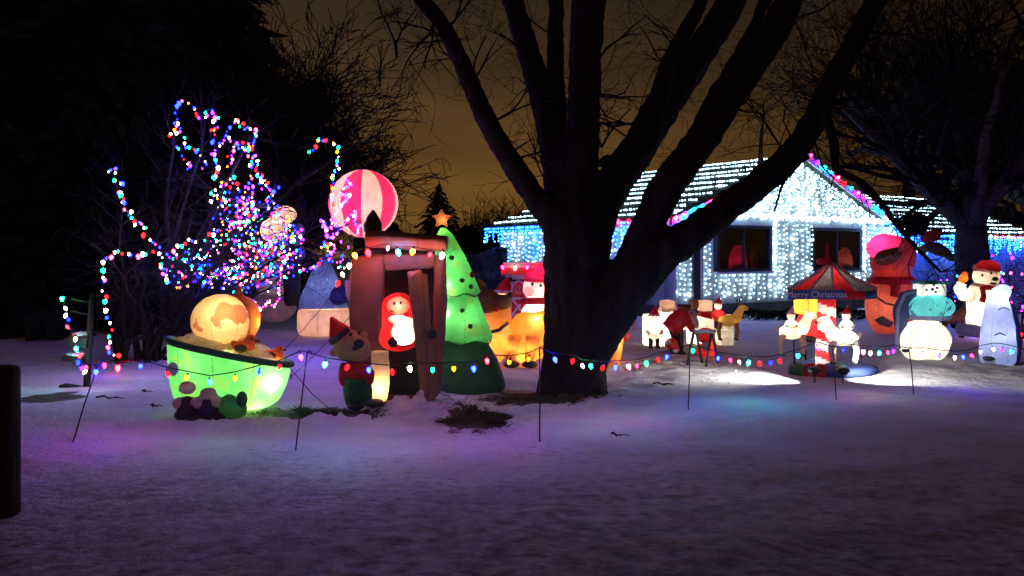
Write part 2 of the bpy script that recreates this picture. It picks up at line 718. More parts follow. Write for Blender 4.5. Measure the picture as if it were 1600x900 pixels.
def string(name, label, cat, bulbs, group=None, lib=C9, wire=.006, hang=.05, via=None, scale=1.0, seed=1, stars=None):
    """a string of coloured lights: bulbs = [(point, colour)]"""
    r = random.Random(seed)
    base = Vector(bulbs[0][0])
    t = thing(name, label, cat, base, 0, group)
    path = via if via else [p for p, c in bulbs]
    mb = MB()
    mb.tube([Vector(p) - base + (Vector((0, 0, 0)) if via else Vector((0, 0, hang))) for p in path], wire, 4)
    mb.build('wire', M['wire'], t)
    for i_, (p, c) in enumerate(bulbs):
        o = link('bulb', C9S[c] if stars and i_ in stars else (C9B if lib is C9 and r.random() < .3 else lib)[c], t, Vector(p) - base)
        o.rotation_euler = (r.gauss(0, .25), r.gauss(0, .25), r.uniform(0, 6))
        v = r.uniform(.85, 1.1) if lib in (C9, C9R) else min(1.5, max(.5, math.exp(r.gauss(-.18, .34))))
        o.scale = (scale * v,) * 3
    return t


MIX = ['blue', 'red', 'white', 'green', 'pink', 'blue', 'violet', 'white', 'violet', 'blue', 'pink', 'teal', 'blue', 'orange']

# long rope strung between the rods in front of the yard
POLES = [((110, 690), (152, 574), 7.35), ((460, 705), (480, 550), 6.98), ((843, 690), (843, 543), 7.34), ((1075, 640), (1078, 538), 8.87),
         ((1307, 622), (1300, 542), 9.6), ((1428, 612), (1420, 544), 10.05)]
PL = ['leaning out from the snowy shelf stand', 'beside the green tub', 'in front of the big tree trunk', 'in front of the black trestle',
      'in front of the striped carousel', 'in front of the glowing white snowman globe']
for (b, tp, Y), l in zip(POLES, PL):
    pb, pt = at(*b, Y), at(*tp, Y + .05)
    t = thing('garden_rod', 'thin dark metal rod carrying the light rope, ' + l, 'rod', pb, 0, 'rods carrying the front rope of lights')
    mb = MB()
    mb.tube([(0, 0, -.08), (pt - pb) * .5 + Vector((.004, 0, 0)), pt - pb], .0065, 6)
    mb.build('rod', M['steel'], t)
    mb = MB()
    q = pt - pb
    mb.tube([q, q + Vector((.02, 0, .015)), q + Vector((.035, 0, 0)), q + Vector((.03, 0, -.02))], .005, 6)
    mb.build('hook', M['steel'], t)

ROPE = [(128, 575, 'violet'), (150, 580, 'blue'), (163, 570, 'pink'), (184, 574, 'red'), (220, 571, 'blue'), (262, 583, 'red'), (292, 589, 'orange'),
        (328, 596, 'green'), (367, 590, 'orange'), (405, 580, 'blue'), (437, 572, 'red'), (470, 557, 'violet'), (508, 568, 'teal'), (543, 573, 'red'), (576, 577, 'blue'),
        (612, 580, 'red'), (640, 575, 'white'), (676, 577, 'green'), (709, 575, 'orange'), (740, 575, 'blue'), (761, 563, 'red'),
        (796, 565, 'orange'), (826, 560, 'orange'), (867, 561, 'blue'), (895, 563, 'red'), (910, 571, 'white'), (923, 571, 'green'),
        (942, 574, 'red'), (962, 573, 'blue'), (982, 572, 'pink'), (995, 571, 'pink'), (1010, 567, 'green'), (1028, 561, 'red'), (1042, 557, 'blue'),
        (1083, 547, 'green'), (1122, 559, 'blue'), (1141, 562, 'pink'), (1155, 565, 'white'), (1170, 566, 'teal'), (1187, 567, 'red'), (1204, 566, 'blue'),
        (1218, 563, 'red'), (1247, 555, 'teal'), (1278, 543, 'violet'), (1318, 546, 'blue'), (1349, 549, 'pink'), (1360, 551, 'white'), (1374, 551, 'teal'), (1387, 550, 'pink'),
        (1396, 548, 'violet'), (1440, 552, 'white'), (1468, 556, 'pink'), (1492, 558, 'white'), (1505, 557, 'blue'), (1518, 555, 'pink'), (1532, 549, 'white'),
        (1552, 545, 'white'), (1566, 546, 'violet'), (1581, 549, 'teal'), (1605, 556, 'red')]
poleY = [(p[1][0], p[2]) for p in POLES]


def ropeY(px):
    P = [(0, 7.6)] + poleY + [(1700, 10.6)]
    for (a, ya), (b, yb) in zip(P, P[1:]):
        if px <= b:
            return ya + (yb - ya) * (px - a) / (b - a)
    return 10.5


rb = [(at(x, y, ropeY(x)), c) for x, y, c in ROPE]
via, k = [], 0
pts = sorted([(x, y - 9, ropeY(x)) for x, y, c in ROPE] + [(p[1][0], p[1][1], p[2] + .05) for p in POLES])
string('light_rope', 'long rope of large coloured bulbs strung from rod to rod across the yard', 'string lights', rb,
       None, C9R, .006, .05, [at(*q) for q in pts], .74, 1,
       {i for i, q in enumerate(ROPE) if q[0] in (150, 184, 328, 220, 470, 508, 576, 640, 740, 761, 867, 923, 962, 982, 1010, 1042, 1122, 1170, 1278, 1349, 1374, 1505)})

# bulbs along the edge of the hut roof
HUT = [(554, 398, 'orange'), (575, 394, 'red'), (606, 387, 'white'), (622, 393, 'cyan'), (645, 392, 'orange'), (672, 397, 'red'), (691, 398, 'white')]
string('light_rope', 'short row of big coloured bulbs under the log roof of the wooden hut', 'string lights',
       [(at(x, y, 8.74), c) for x, y, c in HUT], None, C9B, .005, .045, None, 1.2)
HUT2 = [(546, 414, 'white'), (535, 428, 'white'), (528, 442, 'red')]
string('light_rope', 'three bulbs dangling down the side of the wooden hut', 'string lights',
       [(at(x, y, 9.2), c) for x, y, c in HUT2], None, C9, .005, .045, None, 1.0)

# traced and scattered strings in the bare shrub
SHRUB_Y = 12.6


def shrub_string(label, pxs, cols=None, step=None, dY=0.0, seed=1, scale=1.0, jit=.03):
    r = random.Random(seed)
    pts = [at(x, y, SHRUB_Y + dY + .25 * math.sin(i * 1.3 + seed)) for i, (x, y) in enumerate(pxs)]
    if step:
        pts = resample(pts, step, jit, r)
    k = r.randrange(12)
    bl = []
    for i, p in enumerate(pts):
        c = r.choice(MIX) if not cols else cols[(i + k) % len(cols)]
        bl.append((p, c))
    return string('string_lights', label, 'string lights', bl, 'light strings wound through the bare shrub', MINI, .004, .02, None, scale, seed)


shrub_string('string of coloured lights arching out of the shrub and down to the snowy stand',
             [(181, 556), (170, 545), (178, 520), (166, 484), (164, 462), (165, 440), (163, 424), (164, 408), (170, 402), (184, 391), (204, 398), (228, 396),
              (241, 395), (268, 393), (280, 385), (296, 377), (312, 380), (330, 368), (346, 355)], ['green', 'red', 'white', 'blue', 'pink', 'white'], .115, -1.3, 2, 1.25, .02)
shrub_string('string of coloured lights hanging down the outer drooping twig of the shrub',
             [(168, 266), (180, 262), (180, 278), (192, 286), (187, 297), (189, 306), (194, 318), (202, 328), (210, 340), (212, 352), (222, 350), (230, 362), (236, 378), (252, 394),
              (252, 412), (254, 424), (256, 432), (264, 440)], ['blue', 'white', 'green', 'red', 'white', 'blue', 'pink'], .105, -.8, 3, 1.2, .02)
shrub_string('string of coloured lights over the topmost arch of the shrub',
             [(264, 210), (278, 208), (272, 192), (276, 182), (280, 165), (290, 158), (298, 167), (308, 180), (316, 183), (330, 176), (342, 184), (336, 196), (332, 206), (333, 222), (332, 240),
              (336, 252), (338, 262), (336, 274), (346, 284), (352, 292), (348, 320), (334, 296), (333, 316)], None, .09, -.4, 4, 1.2, .03)
shrub_string('string of coloured lights sloping down inside the top arch of the shrub', [(272, 212), (288, 221), (296, 230), (310, 236), (317, 258), (300, 262), (292, 255), (284, 242), (276, 232)], None, .1, 0, 5, .9)
shrub_string('string of coloured lights over the second hump of the shrub',
             [(344, 226), (352, 214), (366, 192), (376, 192), (382, 200), (398, 206), (402, 215), (394, 222), (386, 226), (398, 238), (402, 262), (408, 276), (412, 286), (420, 290)], None, .075, -.2, 6, 1.1)
shrub_string('string of coloured lights falling from the second hump of the shrub',
             [(358, 214), (366, 226), (378, 228), (388, 236), (393, 252), (390, 268), (394, 284), (391, 300), (392, 320), (388, 346)], None, .07, .2, 7, 1.1)
shrub_string('string of coloured lights on an upright twig inside the shrub', [(362, 232), (359, 246), (360, 262), (362, 280), (368, 290), (370, 310), (384, 318), (398, 328)], None, .09, .3, 8, 1)
shrub_string('string of coloured lights down the right slope of the shrub',
             [(402, 270), (412, 286), (422, 296), (430, 298), (418, 308), (424, 316), (436, 320), (428, 336), (444, 340), (452, 352), (458, 366), (456, 380), (466, 372), (474, 360)], None, .075, 0, 9, 1.1)
shrub_string('string of coloured lights looping out of the shrub toward the striped balloon',
             [(485, 236), (494, 228), (500, 218), (516, 222), (528, 228), (529, 242), (526, 254), (527, 262), (520, 272), (521, 276), (518, 290), (520, 302), (522, 318), (528, 330)],
             ['white', 'green', 'blue', 'red', 'orange'], .085, -1.5, 10, .95, .015)
shrub_string('string of small lights trailing across the striped balloon',
             [(542, 280), (548, 288), (536, 296), (534, 304), (545, 306), (540, 314), (533, 322), (526, 330), (520, 340), (518, 346), (526, 352), (512, 360), (502, 344), (508, 350), (506, 358), (516, 372), (528, 364),
              (536, 350), (556, 330), (553, 346), (561, 352), (560, 364)], ['pink', 'violet', 'white', 'pink', 'violet', 'blue', 'pink'], .055, -2.4, 11, .9, .01)
shrub_string('string of coloured lights looped low over the snow behind the globe',
             [(398, 470), (404, 484), (412, 478), (420, 470), (428, 478), (436, 462), (434, 446), (438, 430), (440, 418), (446, 404), (450, 392)], ['white', 'pink', 'violet', 'white'], .06, .6, 12, .8, .01)
shrub_string('string of coloured lights along the low right twigs of the shrub',
             [(456, 418), (470, 424), (484, 420), (498, 412), (508, 400), (520, 410), (538, 420), (526, 392), (512, 396), (500, 384), (516, 380), (548, 384)], None, .07, .3, 13, 1)
# the crowded middle: drooping strings laid over and through the shrub
r_ = random.Random(21)
MIDL = ['near its left flank', 'over its middle', 'close to its crown', 'near the snow', 'toward the striped balloon', 'at its heart', 'along its lower edge', 'behind the orange globe']
for i, (cx, cy, w, h) in enumerate([(300, 420, 46, 30), (365, 390, 48, 50), (375, 330, 42, 30), (345, 434, 62, 16), (438, 385, 45, 30), (400, 365, 52, 44), (400, 430, 56, 26), (425, 405, 58, 36)]):
    pts = []
    a = r_.uniform(0, 6)
    for k in range(34):
        a += r_.uniform(.5, 1.6)
        q = math.sqrt(r_.random())
        pts.append((cx + w * q * math.cos(a), cy + h * q * math.sin(a)))
    shrub_string('tangled string of small coloured lights in the bare shrub, ' + MIDL[i], pts, None, .14, .5 * math.sin(i * 2.1), 30 + i, r_.uniform(.65, .95), .05)

# lights hung on the stand
MBX = [(97, 466, 'green'), (102, 481, 'white'), (103, 492, 'white'), (107, 499, 'blue'), (105, 510, 'red'), (118, 529, 'white'), (119, 544, 'teal'), (125, 555, 'red'), (122, 565, 'blue'), (134, 574, 'pink'), (133, 580, 'white')]
string('string_lights', 'string of coloured lights hanging down the dark shelf stand from one big green bulb', 'string lights', [(at(x, y, 10.2 - .2 * i / 10), c) for i, (x, y, c) in enumerate(MBX)], None, C9, .004, .03, None, .9)

# ------------------------------------------------------------------ house
TH = 0.6099
HA = Vector((3.973, 21.24, 0))
HW, HD, RW, ZE, ZR = 10.28, 8.41, 5.43, 2.54, 4.52
GX, GYI = .35, .30           # roof overhang at side and gable
house = thing('house', 'white boarded bungalow with a lit gable and a side wing', 'house', HA, TH)
WL, WR = GX, HW - GX


def wpx(px):
    """distance along the gable wall seen at photo column px"""
    k = (px - 800) / F
    ax, ay = HA.x - math.sin(TH) * GYI, HA.y + math.cos(TH) * GYI
    return (k * ay - ax) / (math.cos(TH) - k * math.sin(TH))


def roof_z(w):
    return ZR - (ZR - ZE) * (RW - w) / RW if w < RW else ZR - (ZR - ZE) * (w - RW) / (HW - RW)


WIN = [(wpx(1117), wpx(1204), 1.18, 2.42), (wpx(1268), wpx(1344), 1.16, 2.42)]
# siding boards on the gable wall, one by one
bw = .215
nb = int((WR - WL) / bw)
bw = (WR - WL) / nb
for i in range(nb):
    w0, w1 = WL + i * bw, WL + (i + 1) * bw
    segs = [(.32, min(roof_z(w0), roof_z(w1)) - .10)]
    for a, b, z0, z1 in WIN:
        if w1 > a + .02 and w0 < b - .02:
            segs = [(.32, z0), (z1, segs[0][1])]
    for z0, z1 in segs:
        mb = MB()
        pr = .012 * (i % 2) + rnd.uniform(0, .004)
        mb.box(((w0 + w1) / 2, GYI + .02 - pr, (z0 + z1) / 2), (bw - .014, .05, z1 - z0))
        mb.build('board', M['white_paint'], house, False)
mb = MB()
mb.box(((WL + WR) / 2, GYI + .10, 1.4 * .5), (WR - WL, .04, 1.1))
for x0, x1 in ((WL, WIN[0][0] - .03), (WIN[0][1] + .03, WIN[1][0] - .03), (WIN[1][1] + .03, WR)):
    mb.box(((x0 + x1) / 2, GYI + .10, 1.85), (x1 - x0, .04, 1.18))
mb.prism([(WL, 2.46), (WR, 2.46), (WR, roof_z(WR) - .1), (RW, ZR - .1), (WL, roof_z(WL) - .1)], GYI + .08, GYI + .12)
mb.build('gable_wall', M['white_paint'], house, False)
# side wall with boards
ns = int((HD - .6) / .23)
sw = (HD - .6) / ns
for i in range(ns):
    mb = MB()
    mb.box((WL + .02 - .012 * (i % 2), GYI + .04 + (i + .5) * sw, 1.38), (.05, sw - .014, 2.1))
    mb.build('board', M['white_paint'], house, False)
mb = MB()
mb.box((WL + .10, GYI + .08 + (HD - .6) / 2, 1.25), (.05, HD - .66, 2.4))
mb.box((WR - .10, GYI + .08 + (HD - .6) / 2, 1.25), (.05, HD - .66, 2.4))
mb.box(((WL + WR) / 2, HD - .35, 1.25), (WR - WL - .3, .05, 2.4))
mb.build('wall', M['white_paint'], house, False)
mb = MB()
mb.box(((WL + WR) / 2, GYI + (HD - .6) / 2 - .02, .14), (WR - WL + .06, HD - .5, .36))
mb.build('foundation', M['concrete'], house, False)
mb = MB()
mb.box((WL - .02, GYI - .02, 1.42), (.14, .14, 2.2))
mb.box((WR + .02, GYI - .02, 1.42), (.14, .14, 2.2))
mb.build('corner_post', M['trim_paint'], house, False)
mb = MB()
xw = wpx(1085)
mb.box((xw, GYI - .06, 1.4), (.26, .06, 2.25))
mb.build('shutter', M['window_frame'], house, False)
# dim room behind the windows
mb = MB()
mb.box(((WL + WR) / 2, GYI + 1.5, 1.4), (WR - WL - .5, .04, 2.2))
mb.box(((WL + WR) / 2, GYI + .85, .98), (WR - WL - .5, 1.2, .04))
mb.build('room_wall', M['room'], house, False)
for a, b, z0, z1 in WIN:
    fr = MB()
    t_ = .07
    fr.box(((a + b) / 2, GYI - .01, z1 - t_ / 2), (b - a, .1, t_))
    fr.box(((a + b) / 2, GYI - .01, z0 + t_ / 2), (b - a, .1, t_))
    fr.box((a + .05, GYI - .01, (z0 + z1) / 2), (.10, .1, z1 - z0 - 2 * t_))
    fr.box((b - .05, GYI - .01, (z0 + z1) / 2), (.10, .1, z1 - z0 - 2 * t_))
    w = fr.build('window', M['window_frame'], house, False)
    mb = MB()
    mb.box(((a + b) / 2, GYI, (z0 + z1) / 2), (.06, .06, z1 - z0 - 2 * t_))
    mb.build('mullion', M['window_frame'], w, False)
    for u, v in ((a + .1, (a + b) / 2 - .03), ((a + b) / 2 + .03, b - .1)):
        mb = MB()
        mb.box(((u + v) / 2, GYI + .01, (z0 + z1) / 2), (v - u, .008, z1 - z0 - 2 * t_))
        mb.build('pane', M['glass'], w, False)
    mb = MB()
    mb.box(((a + b) / 2, GYI - .05, z0 - .03), (b - a + .1, .14, .05))
    mb.build('sill', M['trim_paint'], w, False)
    mb = MB()
    mb.box(((a + b) / 2, GYI - .03, z1 + .13), (b - a + .12, .06, .22))
    mb.build('lintel_board', M['trim_paint'], w, False)
mb = MB()
mb.box(((WL + WR) / 2, GYI - .05, 2.72), (WR - WL + .1, .07, .14))
mb.build('gable_band', M['trim_paint'], house, False)


# roof: stepped shingle courses
def courses(x_eave, z_eave, x_ridge, z_ridge, y0, y1, parent, n, along='y'):
    for i in range(n):
        u0, u1 = i / n, (i + 1) / n + .25 / n
        p0 = Vector((x_eave + (x_ridge - x_eave) * u0, 0, z_eave + (z_ridge - z_eave) * u0 + .035))
        p1 = Vector((x_eave + (x_ridge - x_eave) * min(u1, 1), 0, z_eave + (z_ridge - z_eave) * min(u1, 1) + .012))
        mb = MB()
        tk = Vector((0, 0, -.045))
        a = [Vector((p.x, y0, p.z)) for p in (p0, p1)] + [Vector((p.x, y1, p.z)) for p in (p1, p0)]
        if along == 'x':
            a = [Vector((q.y, q.x, q.z)) for q in a]
        mb.add(a + [q + tk for q in a], [(0, 1, 2, 3), (7, 6, 5, 4), (0, 4, 5, 1), (1, 5, 6, 2), (2, 6, 7, 3), (3, 7, 4, 0)])
        mb.build('shingle_course', M['shingle'], parent, False)


NC = 15
roof = MB().prism([(0, ZE - .12), (0, ZE - .02), (RW, ZR - .02), (HW, ZE - .02), (HW, ZE - .12), (RW, ZR - .12)], 0.02, HD - .02).build('roof', M['shingle'], house, False)
courses(0, ZE, RW, ZR, 0, HD, roof, NC)
courses(HW, ZE, RW, ZR, 0, HD, roof, NC)
mb = MB().prism([(0, ZE - .2), (0, ZE), (RW, ZR), (HW, ZE), (HW, ZE - .2), (RW, ZR - .2)], -.03, .0)
mb.build('rake_board', M['trim_paint'], house, False)
mb = MB()
mb.box((-.03, HD / 2, ZE - .09), (.05, HD, .18))
mb.build('fascia', M['trim_paint'], house, False)
# side wing, further back
WY, WRY, WZE, WZR, WT0, WT1 = 2.2, 6.6, 2.42, 4.2, HW - .3, 31
mb = MB()
mb.box(((WT0 + WT1) / 2, WY + .45, 1.25), (WT1 - WT0, .1, 2.4))
mb.build('wing_wall', M['white_paint'], house, False)
wr = MB()
wr.add([(WT0, WY, WZE - .03), (WT1, WY, WZE - .03), (WT1, WRY, WZR - .03), (WT0, WRY, WZR - .03), (WT1, 2 * WRY - WY, WZE - .03), (WT0, 2 * WRY - WY, WZE - .03),
        (WT0, WRY, WZR - .13), (WT0, WY, WZE - .13), (WT1, WY, WZE - .13), (WT1, WRY, WZR - .13)], [(0, 1, 2, 3), (3, 2, 4, 5), (7, 6, 9, 8), (0, 7, 8, 1)])
wro = wr.build('wing_roof', M['shingle'], house, False)
courses(WY, WZE, WRY, WZR, WT0, WT1, wro, 14, 'x')
mb = MB()
mb.box(((WT0 + WT1) / 2, WY - .03, WZE - .09), (WT1 - WT0, .05, .18))
mb.build('wing_fascia', M['trim_paint'], house, False)
# dish on the ridge
t = thing('satellite_dish', 'small satellite dish on the rear of the house ridge', 'dish', Vector((at(940, 266, 29)).to_tuple()))
mb = MB()
mb.tube([(0, 0, -.35), (0, 0, .1), (.12, -.1, .25)], .02, 6)
mb.build('mast', M['steel'], t)
mb = MB()
mb.lathe([(.01, 0), (.15, .02), (.27, .07), (.28, .09), (.15, .04), (.01, .02)], 18, (.12, -.1, .25), rotY(-50) @ rotX(30))
mb.build('dish', M['window_frame'], t)


def hset(name, label):
    return thing(name, label, 'string lights', HA, TH, 'white lights covering the house')


def strand(parent, x, y, z0, z1, step, r, mats, rr, wire=.004, jit=.02, part='light_strand'):
    mb = MB()
    z = z0
    last = (x, y, z0)
    pts = [(x, y, z0)]
    while z > z1:
        q = (x + rr.gauss(0, jit), y + rr.gauss(0, .012), z)
        big = rr.random() < .05
        mb.octa(q, r * (rr.uniform(1.5, 2.0) if big else rr.uniform(.55, 1.2)), 1 if big or rr.random() < .1 else 0)
        pts.append(q)
        z -= step * rr.uniform(.75, 1.3)
    mb.tube(pts, wire, 3, 2, False)
    o = mb.build(part, [M[k] for k in mats] + [M['wire']], parent, False)
    o['kind'] = 'stuff'
    return o


rr = random.Random(5)
# gable wall curtain
t = hset('icicle_lights', 'curtain of white lights hanging over the gable wall round both windows')
w = WL + .05
while w < WR - .05:
    segs = [(2.62, .34 + rr.uniform(0, .25))]
    for a, b, z0, z1 in WIN:
        if a - .04 < w < b + .04:
            segs = [(z0 - .10, .36 + rr.uniform(0, .2))]
    if abs(w - xw) > .16 or rr.random() < .5:
        for a, b in segs:
            strand(t, w, GYI - .06, a, b, .125, .027, ('ice_white', 'ice_hot'), rr)
    w += rr.uniform(.15, .27)
# window edges
t = hset('icicle_lights', 'upright rows of white lights beside the dark windows of the gable')
for a, b, z0, z1 in WIN:
    for q in (b + .07, b + .17):
        strand(t, q, GYI - .07, z1 + .2, z0 - .1, .09, .028, ('ice_white', 'ice_hot'), rr, jit=.008)
# gable triangle, dense
t = hset('icicle_lights', 'dense white lights filling the gable triangle under the roof peak')
w = WL + .05
while w < WR:
    top = roof_z(w) - .22
    if top > 2.75:
        strand(t, w, GYI - .05, top, 2.72, .105, .029, ('ice_gable', 'ice_hot'), rr, jit=.05)
    w += rr.uniform(.11, .16)
t = hset('icicle_lights', 'row of bright white lights along the band below the gable triangle')
for k in range(3):
    mb = MB()
    pts = []
    w = WL
    while w < WR:
        q = (w, GYI - .11, 2.70 + rr.gauss(0, .035))
        mb.octa(q, .028 * rr.uniform(.8, 1.2))
        pts.append(q)
        w += rr.uniform(.09, .15)
    mb.tube(pts, .004, 3, 1, False)
    mb.build('light_row', [M['ice_hot'], M['wire']], t, False)['kind'] = 'stuff'
# side wall
t = hset('icicle_lights', 'curtain of pale blue lights hanging on the side wall beyond the big tree')
y = .35
while y < HD - .3:
    strand(t, WL - .07, y, ZE - .10, 1.36 + rr.uniform(-.05, .15), .125, .029, ('ice_cyan' if rr.random() < .5 else 'ice_white', 'ice_hot'), rr)
    y += rr.uniform(.15, .22)
t = hset('icicle_lights', 'deep blue icicle lights under the side eave of the house')
y = .1
while y < HD + .1:
    strand(t, -.07, y, ZE - .06, ZE - rr.uniform(.2, .55), .09, .028, ('ice_blue', 'ice_cyan'), rr)
    y += rr.uniform(.10, .17)


def net(t, fn, n, u0, u1, step, rad, mats):
    """rows of net lights over a roof; fn(row, u) gives a point"""
    for i in range(n):
        mb = MB()
        pts = []
        u = u0
        ph = rr.uniform(0, 6)
        while u < u1:
            q = fn(i + .10 * math.sin(u * 1.3 + ph) + rr.gauss(0, .025), u)
            mb.octa(q, rad * rr.uniform(.6, 1.3), 1 if rr.random() < .15 else 0)
            pts.append(q)
            u += step * rr.uniform(.7, 1.35)
        mb.tube(pts, .004, 3, 2, False)
        mb.build('light_row', [M[k] for k in mats] + [M['wire']], t, False)['kind'] = 'stuff'


t = hset('net_lights', 'rows of white net lights over the near slope of the main roof')
net(t, lambda i, u: (.25 + (RW - .3) * i / 9.5, u, roof_z(.25 + (RW - .3) * i / 9.5) + .07), 10, .35, HD - .1, .085, .028, ('ice_white', 'ice_hot'))
t = hset('net_lights', 'rows of white net lights over the roof of the side wing')
net(t, lambda i, u: (u, WY + .3 + (WRY - WY - .3) * i / 9, WZE + (WZR - WZE) * (.3 + (WRY - WY - .3) * i / 9) / (WRY - WY) + .07), 10, WT0 + .3, 25.0, .13, .030, ('ice_white', 'ice_hot'))
t = hset('icicle_lights', 'deep blue icicle lights under the eave of the side wing')
x = HW - .2
while x < WT1:
    strand(t, x, WY - .07, WZE - .05, WZE - rr.uniform(.25, .85), .10, .032, ('ice_blue', 'ice_cyan' if rr.random() < .6 else 'ice_hot'), rr)
    x += rr.uniform(.12, .2)
t = hset('icicle_lights', 'blue and white icicle lights at the far corner of the gable')
for k in range(16):
    strand(t, HW - 1.1 + k * .075, -.06, roof_z(HW - 1.1 + k * .075) - .15, 1.6 + rr.uniform(0, .5), .10, .029, ('ice_blue' if k > 8 else 'ice_cyan', 'ice_hot'), rr)

# coloured bulbs along the rakes and eave
RM = Matrix.Translation(HA) @ Matrix.Rotation(TH, 4, 'Z')


def hp(x, y, z):
    return RM @ Vector((x, y, z))


def rake(label, w0, w1, n, cols, dz, scale, seed):
    r = random.Random(seed)
    bl = []
    for i in range(n):
        w = w0 + (w1 - w0) * i / (n - 1)
        bl.append((hp(w, -.08, roof_z(w) + dz + r.gauss(0, .012)), cols[i % len(cols)]))
    string('string_lights', label, 'string lights', bl, None, C9, .006, .05, None, scale, seed)


RC = ['pink', 'violet', 'teal', 'cyan', 'pink', 'red', 'cyan', 'violet']
rake('coloured bulbs along the roof edge left of the gable peak', .1, RW - .15, 17, RC, -.02, 1.5, 1)
rake('coloured bulbs along the roof edge right of the gable peak', RW + .1, HW - .5, 14, RC, -.02, 1.55, 2)
rake('blue bulbs hanging below the coloured ones left of the gable peak', .15, 3.6, 12, ['blue', 'cyan', 'blue'], -.15, 1.3, 3)
bl = [(hp(-.09, .2 + i * .42, ZE + .0), ['pink', 'violet', 'pink', 'red'][i % 4]) for i in range(5)]
string('string_lights', 'pink bulbs along the gutter where the side eave meets the gable', 'string lights', bl, None, C9, .006, .05, None, 1.8, 4)
bl = [(hp(HW + 9.6 + i * .5, WY - .1, WZE + .0), ['pink', 'white', 'red'][i % 3]) for i in range(14)]
string('string_lights', 'pink and white bulbs along the gutter of the side wing', 'string lights', bl, None, C9, .006, .05, None, 1.6, 4)

# ------------------------------------------------------------------ trees
tree = thing('bare_tree', 'massive black bare tree with a flared trunk and spreading limbs, in mid yard', 'tree', (gx(893, 9.95), 9.95, 0))
TB = tree.location.copy()


def limb(mb, pts, Y0, Y1, n=12):
    """pts: (px, py, half width px); depth runs from Y0 to Y1"""
    P, R = [], []
    for i, (x, y, hw) in enumerate(pts):
        Y = Y0 + (Y1 - Y0) * i / (len(pts) - 1)
        P.append(at(x, y, Y) - TB)
        R.append(hw / F * Y)
    # subdivide smoothly
    Q, T = [], []
    for i in range(len(P) - 1):
        p0, p1, p2, p3 = P[max(i - 1, 0)], P[i], P[i + 1], P[min(i + 2, len(P) - 1)]
        for k in range(4):
            u = k / 4
            Q.append(.5 * ((2 * p1) + (p2 - p0) * u + (2 * p0 - 5 * p1 + 4 * p2 - p3) * u * u + (3 * p1 - p0 - 3 * p2 + p3) * u ** 3))
            T.append(R[i] + (R[i + 1] - R[i]) * u)
    Q.append(P[-1])
    T.append(R[-1])
    mb.tube(Q, T, n)
    return Q, T


mb = MB()
LIMBS = [
    ([(893, 640, 62), (893, 612, 56), (896, 580, 52), (898, 530, 49), (896, 470, 47), (895, 400, 47), (896, 345, 46), (900, 300, 36)], 9.95, 9.95),
    ([(885, 440, 34), (872, 360, 24), (832, 303, 19), (792, 243, 17.5), (757, 182, 16.5), (722, 100, 14.5), (690, 38, 13), (650, -10, 11), (600, -80, 9), (540, -190, 5)], 9.9, 9.3),
    ([(886, 380, 36), (876, 290, 27), (862, 210, 23), (842, 135, 20), (820, 65, 18), (798, -10, 16), (770, -110, 12), (740, -260, 6)], 9.9, 10.6),
    ([(874, 260, 16), (872, 190, 16), (868, 110, 14), (868, 30, 13), (872, -50, 11), (880, -200, 6)], 10.0, 11.0),
    ([(900, 380, 40), (902, 290, 33), (910, 210, 27), (913, 130, 25), (916, 60, 27), (920, 0, 27), (926, -70, 18), (940, -220, 9)], 9.95, 9.7),
    ([(915, 20, 18), (948, -50, 14), (985, -160, 8)], 9.7, 9.4),
    ([(908, 420, 40), (932, 330, 36), (966, 275, 30), (1000, 228, 28), (1036, 165, 28), (1085, 95, 26), (1128, 28, 24), (1160, -30, 20), (1210, -140, 12)], 9.9, 10.8),
    ([(1012, 205, 16), (1042, 110, 15), (1072, 50, 13), (1098, -5, 11), (1120, -80, 7)], 10.1, 10.3),
    ([(905, 540, 44), (950, 480, 36), (988, 412, 29), (1016, 345, 27), (1050, 278, 27), (1095, 222, 26), (1128, 165, 26), (1170, 105, 26), (1212, 42, 24), (1240, -20, 22), (1280, -140, 13)], 9.9, 9.2),
    ([(1062, 262, 13), (1095, 195, 13), (1122, 140, 12), (1170, 60, 11), (1200, -10, 9)], 9.7, 9.9),
    ([(900, 575, 40), (945, 505, 38), (990, 445, 35), (1034, 398, 31), (1082, 365, 27), (1132, 328, 25), (1182, 290, 23), (1232, 246, 22), (1272, 188, 20), (1305, 120, 18.5), (1340, 55, 17), (1370, -5, 15), (1420, -110, 9)], 9.85, 8.7),
    ([(872, 600, 34), (850, 625, 16), (828, 640, 6)], 9.75, 9.6), ([(915, 600, 34), (938, 625, 18), (962, 640, 6)], 9.75, 9.6), ([(893, 600, 40), (900, 632, 24), (904, 650, 8)], 9.7, 9.35),
]
tips = []
for pts, a, b in LIMBS:
    tips.append(limb(mb, pts, a, b))
blob('trunk', mb, M['bark'], tree, .035, 2, [(.16, .05), (.05, .022)])


def grow(mb, p, d, L, r, depth, rg, spread=.55, up=.06, n=4, seg=3, minr=.0035, kids=(2, 4)):
    """a limb that bends, tapers and forks"""
    pts, rad = [p.copy()], [r]
    for k in range(seg):
        d = (d + Vector((rg.gauss(0, .22), rg.gauss(0, .22), rg.gauss(0, .17) + up))).normalized()
        p = p + d * (L / seg)
        pts.append(p.copy())
        rad.append(max(r * (1 - .55 * (k + 1) / seg), minr))
    mb.tube(pts, rad, n if r > .02 else 3, 0, False)
    if depth <= 0:
        return
    for _ in range(rg.randint(*kids)):
        i = rg.randint(1, seg)
        a = Vector((rg.gauss(0, 1), rg.gauss(0, 1), rg.gauss(0, .8)))
        nd = (d * (1 - spread * .4) + a * spread * .6).normalized()
        grow(mb, pts[i], nd, L * rg.uniform(.55, .85), rad[i] * rg.uniform(.5, .75), depth - 1, rg, spread, up, n, seg, minr, kids)


